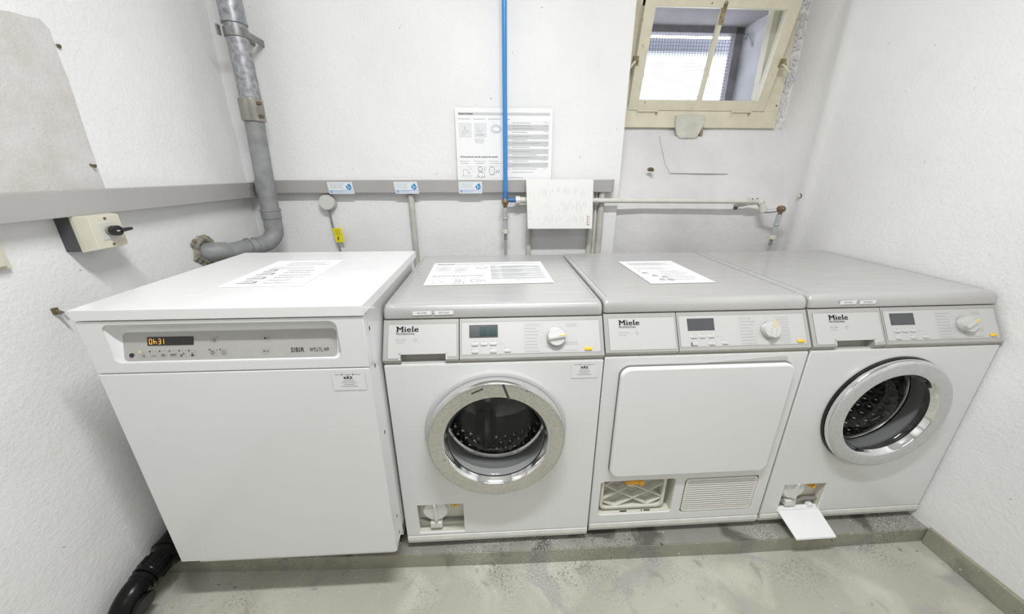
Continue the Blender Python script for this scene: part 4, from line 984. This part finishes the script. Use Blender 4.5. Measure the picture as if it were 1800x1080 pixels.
# instruction sheet on the back wall
m = MB(); pw, ph = 0.432, 0.300
Mx = frame_on((0, 0, 0), (1, 0, 0), (0, 0, 1)); m.M = Mx; m.box(0, pw, 0, ph, -0.001, 0.001); poster_print(m, Matrix.Translation((0, 0, 0.0014)), pw, ph)
# clear plastic pocket edge
o = m.build('instruction_sheet', [PAPER, INK, INKG, INKL, INKP, PALE], loc=(0.146, YB-0.020, 1.118+ZO)); o.rotation_euler = (-0.035, 0, 0)
tag(o, 'large white instruction sheet with pictures and table on the back wall behind the blue pipe', 'poster')

# ------------------------------------------------------------------ cable ducts
def drop_sticker(parent, x, w_=0.108, tilt_=0.0):
    m = MB(); M = FRONT(x, YB-0.0415, 1.060+ZO) @ Matrix(((1, tilt_, 0, 0), (0, 1, 0, 0), (0, 0, 1, 0), (0, 0, 0, 1)))
    H_ = 0.052
    m.quad(M, 0, w_, 0, H_, 0, 0.0006); M2 = M @ Matrix.Translation((0, 0, 0.0009))
    for a in ((0.003, w_-0.003, 0.003, 0.0036), (0.003, w_-0.003, H_-0.0036, H_-0.003), (0.003, 0.0036, 0.003, H_-0.003), (w_-0.0036, w_-0.003, 0.003, H_-0.003)): m.quad(M2, *a, 2)
    m.quad(M2, 0.004, w_-0.004, 0.0150, 0.0162, 1); m.quad(M2, 0.004, w_-0.004, 0.0045, 0.0140, 3, -0.0002)
    gen_lines(m, M2, 0.010, w_*0.70, 0.022, 0.045, 4, 4, 0, 0.0022, (0.7, 1))
    gen_lines(m, M2, 0.024, w_*0.62, 0.006, 0.012, 1, 2, 0.0001, 0.002, (0.9, 1))
    # blue drop with three pale dots
    dx, dz = w_*0.83, 0.029
    pts = [(dx+0.0118*math.cos(a), dz+0.0118*math.sin(a)) for a in [math.radians(k) for k in range(150, 391, 15)]]+[(dx+0.006, dz+0.0165)]
    bb = bmesh.new(); bb.faces.new([bb.verts.new(M2 @ Vector((p[0], p[1], 0.0002))) for p in pts]); m._add(bb, 1)
    for ax, az, r in ((-0.003, 0.004, 0.0030), (0.004, -0.001, 0.0026), (-0.003, -0.005, 0.0026)):
        bb = bmesh.new(); bb.faces.new([bb.verts.new(M2 @ Vector((dx+ax+r*math.cos(t), dz+az+r*math.sin(t), 0.0005))) for t in [2*math.pi*k/12 for k in range(12)]]); m._add(bb, 0)
    bb = bmesh.new(); bb.faces.new([bb.verts.new(M2 @ Vector((0.012+0.006*math.cos(t), 0.0095+0.005*math.sin(t), 0.0003))) for t in [2*math.pi*k/12 for k in range(12)]]); m._add(bb, 2)
    m.build('sticker', [mat('sticker_white', (0.78, 0.82, 0.84), 0.4), mat('sticker_blue', (0.02, 0.24, 0.50), 0.4), mat('sticker_line', (0.28, 0.42, 0.58), 0.5), mat('sticker_pale', (0.62, 0.68, 0.80), 0.5), mat('sticker_text', (0.50, 0.56, 0.50), 0.5)], parent)
zD0, zD1 = 1.064+ZO, 1.119+ZO
cd = empty('cable_duct', (XL+0.05, YB, zD0), 0, 'long grey plastic cable duct running along the back wall with three small stickers', 'cable duct')
cd.matrix_world = Matrix.Translation((0, 0, 0)); cd.location = (0, 0, 0)
m = MB(); m.box(XL+0.05, 0.868, YB-0.040, YB+0.002, zD0, zD1, 0.002); m.box(0.868, 0.874, YB-0.0405, YB+0.002, zD0-0.001, zD1+0.001, 0.0015)
m.build('duct_cover', DUCT, cd)
drop_sticker(cd, -0.430, 0.110, -0.10); drop_sticker(cd, -0.136, 0.105, -0.12); drop_sticker(cd, 0.150, 0.107, -0.01)
m = MB(); m.box(XL-0.003, XL+0.045, YF+0.2, YB-0.001, 1.047+ZO, 1.109+ZO, 0.002)
m.build('ductx', DUCT); o = bpy.data.objects['ductx']; o.name = 'cable_duct'; tag(o, 'wider grey plastic cable duct along the left wall above the black-handled switch', 'cable duct')
m = MB(); m.box(XL+0.040, XL+0.0475, 0.845, YB-0.035, 1.045+ZO, 1.1105+ZO, 0.001); m.build('corner_piece', mat('duct_corner_grime', (0.33, 0.32, 0.29), 0.5, noise=0.4, nscale=30), o)

# ------------------------------------------------------------------ big grey drain pipe
dp = empty('drain_pipe', (-0.70, 0.80, 0.9), 0, 'thick grey waste pipe coming down the left corner and bending into the left wall', 'pipe'); dp.location = (0, 0, 0)
px, py = -0.666, 0.815
m = MB(); m.cyl((px+0.018, py, 1.42+ZO), (px+0.020, py, ZC+0.02), 0.037, seg=32); m.build('galvanised_section', GALV, dp)
m = MB(); m.cyl((px+0.018, py, 1.672+ZO), (px+0.018, py, 1.80+ZO), 0.0405, seg=32); m.cyl((px+0.018, py, 1.672+ZO), (px+0.018, py, 1.680+ZO), 0.043, seg=32); m.build('pipe_socket', GALV, dp)
m = MB(); m.cyl((px+0.018, py, 1.628+ZO), (px+0.018, py, 1.658+ZO), 0.0415, seg=32, bev=0.002); m.box(px+0.052, px+0.060, py-0.01, YB+0.002, 1.630+ZO, 1.652+ZO, 0.002); m.cyl((px+0.018, py+0.03, 1.64+ZO), (px+0.018, YB+0.002, 1.64+ZO), 0.008, seg=10)
m.box(px-0.024, px-0.018, py-0.05, py-0.03, 1.626+ZO, 1.66+ZO, 0.002); m.build('pipe_clamp', mat('clamp_metal', (0.30, 0.30, 0.29), 0.4, metal=0.5, noise=0.3, nscale=40), dp)
m = MB(); m.cyl((px+0.013, py, 1.345+ZO), (px+0.015, py, 1.424+ZO), 0.0425, seg=36, bev=0.0015)
for z in (1.362, 1.408): m.box(px+0.050, px+0.064, py-0.026, py-0.012, z-0.006+ZO, z+0.006+ZO, 0.003, mi=1)
m.build('coupling_sleeve', [BRASSC, DIRTY], dp)
m = MB(); m.tube([(px+0.014, py, 1.36+ZO), (px+0.004, py, 1.15+ZO), (px-0.002, py, 0.995+ZO)], 0.0345, 28)
m.build('plastic_section', GPIPE, dp)
m = MB(); m.tube([(px-0.002, py, 1.000+ZO), (px-0.002, py, 0.994+ZO)], 0.041, 28); m.tube([(px-0.002, py, 0.994+ZO), (px-0.002, py, 0.962+ZO)], 0.0385, 28)
m.tube([(px-0.002, py, 0.965+ZO), (px-0.003, py, 0.93+ZO), (px-0.004, py-0.006, 0.895+ZO), (px-0.020, py-0.030, 0.865+ZO), (px-0.042, py-0.075, 0.853+ZO), (px-0.060, py-0.110, 0.853+ZO)], 0.0355, 24, sub=5)
m.tube([(px-0.058, py-0.104, 0.853+ZO), (px-0.062, py-0.112, 0.853+ZO)], 0.041, 24)
m.tube([(px-0.040, py-0.068, 0.853+ZO), (px-0.048, py-0.085, 0.853+ZO)], 0.039, 24)
m.tube([(px-0.058, py-0.105, 0.853+ZO), (px-0.082, py-0.170, 0.853+ZO), (px-0.098, py-0.205, 0.856+ZO)], [0.037, 0.033, 0.033], 24, sub=4)
m.tube([(px-0.094, py-0.195, 0.856+ZO), (px-0.112, py-0.228, 0.860+ZO), (XL-0.03, py-0.252, 0.868+ZO)], [0.037, 0.0375, 0.036], 24, sub=3)
m.build('elbow_bend', GPIPE, dp)
m = MB()
for k in range(90):
    a = 2*math.pi*k/90+random.uniform(-.1, .1); r = random.uniform(0.040, 0.058)
    m.sphere((XL+0.002, 0.565+r*math.cos(a), 0.872+ZO+r*math.sin(a)*0.95), random.uniform(0.004, 0.009), (0.8, 1.2, 1.2), seg=6)
m.tube([(XL+0.006, 0.565+0.042*math.cos(t), 0.872+ZO+0.042*math.sin(t)) for t in [2*math.pi*k/24 for k in range(25)]], 0.008, 8)
m.build('mortar_collar', MORTAR, dp)

# black waste pipe at the floor on the left
bp_ = empty('waste_pipe', (0, 0, 0), 0, 'glossy black plastic pipe low on the floor between the left wall and the white dryer', 'pipe')
m = MB(); m.tube([(-0.745, 0.60, 0.108), (-0.744, 0.14, 0.108), (-0.742, -0.002, 0.110)], 0.046, 28); m.tube([(-0.742, 0.0, 0.110), (-0.738, -0.022, 0.117), (-0.738, -0.040, 0.118)], [0.046, 0.031, 0.029], 24); m.build('pipe_run', BLACKPIPE, bp_)
m = MB(); m.tube([(-0.7375, -0.020, 0.117), (-0.7378, -0.030, 0.117), (-0.7385, -0.066, 0.1175), (-0.7388, -0.070, 0.1175)], [0.034, 0.036, 0.036, 0.034], 12)
m.tube([(-0.7388, -0.070, 0.1175), (-0.7395, -0.078, 0.117)], 0.0365, 24); m.tube([(-0.7395, -0.082, 0.116), (-0.740, -0.092, 0.115)], 0.034, 24)
for k in range(10):
    a = 2*math.pi*k/10; m.box(-0.738+0.035*math.cos(a)-0.003, -0.738+0.035*math.cos(a)+0.003, -0.064, -0.030, 0.117+0.035*math.sin(a)-0.003, 0.117+0.035*math.sin(a)+0.003, 0.001)
m.build('screw_coupling', BLACKPIPE, bp_)
m = MB(); m.tube([(-0.7395, -0.080, 0.117), (-0.741, -0.120, 0.112), (-0.745, -0.150, 0.090), (-0.748, -0.165, 0.055), (-0.749, -0.170, 0.0)], 0.031, 24, sub=5)
m.tube([(-0.735, -0.128, 0.088), (-0.715, -0.130, 0.080), (-0.712, -0.130, 0.079)], [0.028, 0.030, 0.030], 24); m.tube([(-0.716, -0.130, 0.0805), (-0.708, -0.1305, 0.078)], 0.034, 24)
m.build('elbow', BLACKPIPE, bp_)

# ------------------------------------------------------------------ things on the left wall
sw = empty('rotary_switch', (0, 0, 0), 0, 'square cream isolator switch with black turning handle under the left cable duct', 'switch')
m = MB(); m.box(XL-0.003, -0.765, 0.124, 0.222, 0.958+ZO, 1.0465+ZO, 0.002); m.build('base_plate', DGREY, sw)
m = MB(); y0, y1, z0, z1 = 0.125, 0.222, 0.957+ZO, 1.0475+ZO
m.hexa([(-0.765, y0, z0), (-0.765, y1, z0), (-0.765, y1, z1), (-0.765, y0, z1), (-0.757, y0, z0), (-0.757, y1, z0), (-0.757, y1, z1), (-0.757, y0, z1)])
m.hexa([(-0.757, y0+0.001, z0), (-0.757, y1-0.001, z0), (-0.757, y1-0.001, z1), (-0.757, y0+0.001, z1), (-0.731, y0+0.010, z0+0.004), (-0.731, y1-0.006, z0+0.004), (-0.731, y1-0.006, z1-0.003), (-0.731, y0+0.010, z1-0.003)], bev=0.0015)
m.build('housing', CREAM, sw)
m = MB(); m.box(-0.732, -0.729, 0.155, 0.195, 0.983+ZO, 1.027+ZO, 0.001); m.build('dial_plate', SOCKET, sw)
for z in (0.969, 1.037):
    m = MB(); m.cyl((-0.7315, 0.176, z+ZO), (-0.7295, 0.176, z+ZO), 0.0032, seg=12); m.box(-0.7297, -0.7293, 0.1735, 0.1785, z-0.0005+ZO, z+0.0005+ZO); m.build('screw', DIRTY, sw)
m = MB(); c = Vector((-0.73, 0.175, 1.005+ZO)); m.cyl(c, c+Vector((0.010, 0, 0)), 0.012, seg=24, mi=1); m.cyl(c+Vector((0.009, 0, 0)), c+Vector((0.026, 0, 0)), 0.0135, seg=28, bev=0.002)
m.hexa([c+Vector(q) for q in ((0.014, 0.004, -0.005), (0.014, 0.040, -0.003), (0.026, 0.040, -0.003), (0.030, 0.004, -0.005), (0.014, 0.004, 0.005), (0.014, 0.040, 0.004), (0.026, 0.040, 0.004), (0.030, 0.004, 0.005))], bev=0.001)
m.box(c.x+0.0255, c.x+0.0265, c.y-0.006, c.y+0.003, c.z-0.0015, c.z+0.0015, mi=2)
m.build('handle', [BLACKP, RECESS, SOCKET], sw)
m = MB(); m.box(XL-0.003, XL+0.010, -0.10, -0.001, 0.948+ZO, 1.02+ZO, 0.002); m.box(XL+0.009, XL+0.018, -0.09, -0.012, 0.955+ZO, 1.012+ZO, 0.004); o = m.build('wall_plate', CREAM); tag(o, 'beige wall plate cut off by the left edge of the picture, below the duct', 'wall plate')
m = MB(); m.box(XL-0.003, XL+0.006, 0.040, 0.050, 0.818+ZO, 0.834+ZO, 0.001); m.cyl((XL, 0.045, 0.828+ZO), (XL+0.016, 0.045, 0.820+ZO), 0.0045, seg=10); m.cyl((XL+0.014, 0.045, 0.821+ZO), (XL+0.018, 0.050, 0.800+ZO), 0.003, seg=8, mi=1)
o = m.build('wall_hook', [DIRTY, HOSE]); tag(o, 'small metal hook in the left wall just above the tall white dryer', 'hook')
for (y, z, lb) in ((0.285, 1.457, 'rusty screw near the top corner of the bare plaster patch on the left wall'), (0.264, 1.172, 'rusty screw near the lower edge of the bare plaster patch, above the duct')):
    m = MB(); m.cyl((XL-0.004, y, z+ZO), (XL+0.006, y+0.002, z-0.003+ZO), 0.0028, seg=8); m.cyl((XL+0.005, y+0.002, z-0.003+ZO), (XL+0.008, y+0.0025, z-0.004+ZO), 0.0048, seg=10); o = m.build('wall_screw', DIRTY); tag(o, lb, 'screw')
m = MB(); m.sphere((1.085, 0.985, 1.165+ZO), 0.014, (1.2, 0.6, 0.7), seg=10); m.cyl((1.085, 0.99, 1.165+ZO), (1.090, 0.965, 1.160+ZO), 0.006, seg=8); o = m.build('wall_screw', DIRTY); tag(o, 'rusty stub in the sloping sill left below the window', 'screw')
m = MB(); m.cyl((1.803, 0.865, 1.045+ZO), (1.782, 0.862, 1.043+ZO), 0.010, seg=10, mi=0); m.sphere((1.783, 0.862, 1.043+ZO), 0.010, (0.6, 1, 1), seg=8, mi=1); o = m.build('wall_screw', [DIRTY, PIPEW]); tag(o, 'old plugged fixing in the right wall corner above the last washer', 'screw')

# ------------------------------------------------------------------ back-wall pipes and fittings
YP = YB-0.045
bpz = empty('blue_water_pipe', (0, 0, 0), 0, 'bright blue vertical water pipe on the back wall ending in a tap', 'pipe')
xb = 0.361
m = MB(); m.cyl((xb+0.002, YP-0.012, 1.050+ZO), (xb+0.002, YP-0.012, ZC+0.01), 0.0098, seg=24); m.build('pipe_run', BLUE, bpz)
m = MB(); m.cyl((xb+0.002, YP-0.012, 1.040+ZO), (xb+0.002, YP-0.012, 1.070+ZO), 0.0125, seg=24, bev=0.002); m.cyl((xb, YP-0.008, 1.030+ZO), (0.413, YP-0.004, 1.030+ZO), 0.0105, seg=20); m.sphere((xb, YP-0.012, 1.036+ZO), 0.0135); m.build('tee_fitting', mat('blue_fitting', (0.05, 0.17, 0.42), 0.35), bpz)
m = MB(); m.cyl((0.410, YP-0.004, 1.030+ZO), (0.432, YP-0.004, 1.030+ZO), 0.0185, seg=8, bev=0.002); m.cyl((0.430, YP-0.004, 1.030+ZO), (0.462, YP-0.002, 1.030+ZO), 0.014, seg=20); m.build('union_nut', PIPEW, bpz)
def tap(parent, top, d):
    """brass tap body, grey hose connector, ivory collar, hose; d = direction of the hose"""
    top = Vector(top); d = Vector(d).normalized()
    m = MB(); m.cyl(top, top+Vector((0, -0.026, 0.002)), 0.0175, 0.0150, seg=8, bev=0.003); m.cyl(top+Vector((0, -0.012, 0)), top+d*0.030+Vector((0, -0.012, 0)), 0.011, 0.008, seg=12); m.sphere(top+Vector((0, -0.027, 0.002)), 0.010, (1, 0.6, 1)); m.build('tap_body', BRASS, parent)
    a = top+Vector((0, -0.012, 0))
    m = MB(); m.cyl(a+d*0.024, a+d*0.070, 0.0115, 0.010, seg=16, bev=0.001); m.cyl(a+d*0.066, a+d*0.076, 0.0145, seg=20, bev=0.003); m.cyl(a+d*0.076, a+d*0.124, 0.0095, seg=16)
    for k in range(6):
        t = 2*math.pi*k/6; u = d.orthogonal().normalized(); v = d.cross(u); p = (u*math.cos(t)+v*math.sin(t))*0.0105
        m.cyl(a+d*0.028+p, a+d*0.064+p, 0.002, seg=6); m.cyl(a+d*0.078+p*0.85, a+d*0.120+p*0.85, 0.0016, seg=6)
    m.build('hose_connector', HOSE, parent)
    m = MB(); m.cyl(a+d*0.124, a+d*0.142, 0.0155, seg=10, bev=0.002); m.build('hose_collar', COLLAR, parent)
    m = MB(); m.cyl(a+d*0.140, a+d*0.172, 0.0075, seg=14, mi=1); m.tube([a+d*0.168, a+d*0.24, a+d*0.33, a+d*0.45], 0.0068, 12, mi=0); m.build('hose', [HOSE, mat('hose_sleeve', (0.30, 0.31, 0.32), 0.4, metal=0.4)], parent)
tap(bpz, (xb, YP-0.018, 1.022+ZO), (0.0, 0.0, -1))

hp = empty('water_pipe', (0, 0, 0), 0, 'horizontal cream painted water pipe below the window ending in an elbow and tap', 'pipe')
m = MB(); m.tube([(0.46, YP-0.002, 1.030+ZO), (0.80, YP, 1.026+ZO), (1.20, YP+0.005, 1.022+ZO), (1.553, YP+0.005, 1.018+ZO)], 0.0115, 20); m.build('pipe_run', PIPEW, hp)
m = MB(); m.cyl((1.545, YP+0.005, 1.019+ZO), (1.575, YP+0.005, 1.018+ZO), 0.0175, seg=16, bev=0.003); m.cyl((1.575, YP+0.004, 1.018+ZO), (1.602, YP, 1.017+ZO), 0.0145, seg=16, bev=0.002)
m.sphere((1.606, YP-0.002, 1.014+ZO), 0.019); m.cyl((1.606, YP-0.002, 1.014+ZO), (1.622, YP-0.014, 0.972+ZO), 0.0155, seg=16); m.cyl((1.616, YP-0.012, 0.985+ZO), (1.622, YP-0.016, 0.968+ZO), 0.0195, seg=12, bev=0.003)
m.cyl((1.548, YP+0.008, 1.012+ZO), (1.505, YP+0.045, 0.992+ZO), 0.014, 0.010, seg=12, mi=0); m.sphere((1.510, YP+0.035, 0.985+ZO), 0.010, mi=1, seg=8)
for q in ((1.555, 1.031), (1.580, 1.033), (1.597, 1.0)): m.sphere((q[0], YP-0.010, q[1]+ZO), 0.003, mi=1, seg=6)
m.build('elbow_fitting', [mat('caked_paint', (0.66, 0.65, 0.58), 0.5, noise=0.15, nscale=40), DIRTY], hp)
m = MB(); m.tube([(1.620, YP-0.016, 0.972+ZO), (1.645, YP-0.040, 0.976+ZO), (1.668, YP-0.058, 0.985+ZO)], 0.009, 14); m.build('spout', HOSE, hp)
tap(hp, (1.668, YP-0.052, 0.986+ZO), (-0.06, 0.02, -1))

for (x, r, z1, nm, lb, mt) in ((-0.075, 0.0135, 1.052, 'conduit_pipe', 'thin cream vertical conduit rising from behind the white dryer to the back duct', PIPEG),
                      (0.476, 0.0125, 1.064, 'conduit_pipe', 'cream vertical pipe coming out below the left side of the hanging document', PIPEG),
                      (0.779, 0.0125, 1.064, 'conduit_pipe', 'cream vertical pipe coming out below the right side of the hanging document', PIPEG),
                      (0.803, 0.006, 1.064, 'conduit_pipe', 'thinnest white vertical conduit between two thicker pipes right of the document', PIPEW),
                      (0.827, 0.0150, 1.064, 'conduit_pipe', 'thickest cream vertical pipe under the right end of the back cable duct', PIPEG)):
    y = YB-0.0145 if r > 0.01 else YB-0.007
    m = MB(); m.tube([(x, y, z1+ZO+0.002), (x+0.001, y, 0.9+ZO), (x+0.001, y, 0.062)], r, 20)
    o = m.build(nm, mt); tag(o, lb, 'pipe')
    if x < 0:
        m = MB(); m.tube([(x-0.012, y, 1.047+ZO), (x, y-0.006, 1.047+ZO), (x+0.012, y, 1.047+ZO)], 0.004, 8); m.cyl((x-0.018, y, 1.047+ZO), (x-0.010, y, 1.047+ZO), 0.004, seg=8); m.build('conduit_clip', HOSE, o)
# hanging document in a plastic sleeve
m = MB(); x0, x1, z0, z1 = 0.455, 0.764, 0.906+ZO, 1.120+ZO
doc = empty('hanging_document', (0, 0, 0), 0, 'white landscape document in plastic sleeve hanging in front of the pipes, red mark bottom right', 'document')
m.hexa([(x0+0.008, YB-0.112, z0), (x1, YB-0.112, z0-0.002), (x1, YB-0.098, z0), (x0+0.008, YB-0.098, z0), (x0, YB-0.088, z1), (x1-0.003, YB-0.088, z1), (x1-0.003, YB-0.042, z1), (x0, YB-0.042, z1)], mi=0, bev=0.001)
M = frame_on((x0+0.004, YB-0.1125, z0), (1, 0, 0), (0, 0.024, z1-z0)) @ Matrix.Translation((0, 0, 0.0014)); 
for i in range(22):
    x = 0.055+i*0.0102; 
    for seg_ in ((0.02, 0.06), (0.075, 0.125), (0.14, 0.185)):
        if random.random() < 0.6:
            a = random.uniform(seg_[0], seg_[1]-0.02); m.quad(M, x, x+0.0016, a, min(seg_[1], a+random.uniform(0.015, 0.04)), 1)
for y in (0.04, 0.07, 0.15): m.quad(M, 0.012, 0.014, y, y+0.012, 1)
m.quad(M, 0.280, 0.2806, 0.135, 0.19, 1)
for k in range(4):
    for a in ((0.279, 0.2900, 0.016+k*0.0115, 0.0175+k*0.0115), (0.279, 0.2805, 0.016+k*0.0115, 0.0255+k*0.0115), (0.2888, 0.2900, 0.016+k*0.0115, 0.021+k*0.0115)): m.quad(M, *a, 2 if k else 3)
m.build('document_sheet', [mat('document_white', (0.84, 0.835, 0.81), 0.35, coat=0.4), mat('faint_print', (0.66, 0.66, 0.64), 0.5), INKR, INK], doc)
# round junction disc with cable and yellow tag
jb = empty('junction_box', (0, 0, 0), 0, 'round grey cable outlet under the back duct with grey cord and yellow tag', 'junction box')
m = MB(); m.cyl((-0.454, YB+0.002, 1.018+ZO), (-0.454, YB-0.034, 1.024+ZO), 0.037, 0.035, seg=40, bev=0.004); m.build('cover_disc', SOCKET, jb)
m = MB(); m.tube([(-0.452, YB-0.022, 0.992+ZO), (-0.450, YB-0.020, 0.93+ZO), (-0.442, YB-0.022, 0.86+ZO), (-0.428, YB-0.03, 0.79+ZO), (-0.42, YB-0.05, 0.60+ZO), (-0.42, YB-0.06, 0.30+ZO)], 0.0042, 10, sub=4); m.build('power_cord', mat('grey_cord', (0.22, 0.22, 0.23), 0.5), jb)
m = MB(); m.hexa([(-0.442, YB-0.028, 0.838+ZO), (-0.402, YB-0.030, 0.840+ZO), (-0.402, YB-0.0285, 0.840+ZO), (-0.442, YB-0.0265, 0.838+ZO), (-0.449, YB-0.028, 0.905+ZO), (-0.409, YB-0.030, 0.906+ZO), (-0.409, YB-0.0285, 0.906+ZO), (-0.449, YB-0.0265, 0.905+ZO)])
M = FRONT(-0.442, YB-0.0315, 0.838+ZO)
gen_lines(m, M, 0.002, 0.032, 0.035, 0.064, 5, 1, 0, 0.002, (0.7, 1)); m.quad(M, 0.011, 0.016, 0.012, 0.028, 2); m.build('yellow_tag', [YTAG, mat('tag_print', (0.55, 0.48, 0.02), 0.5), INK], jb)
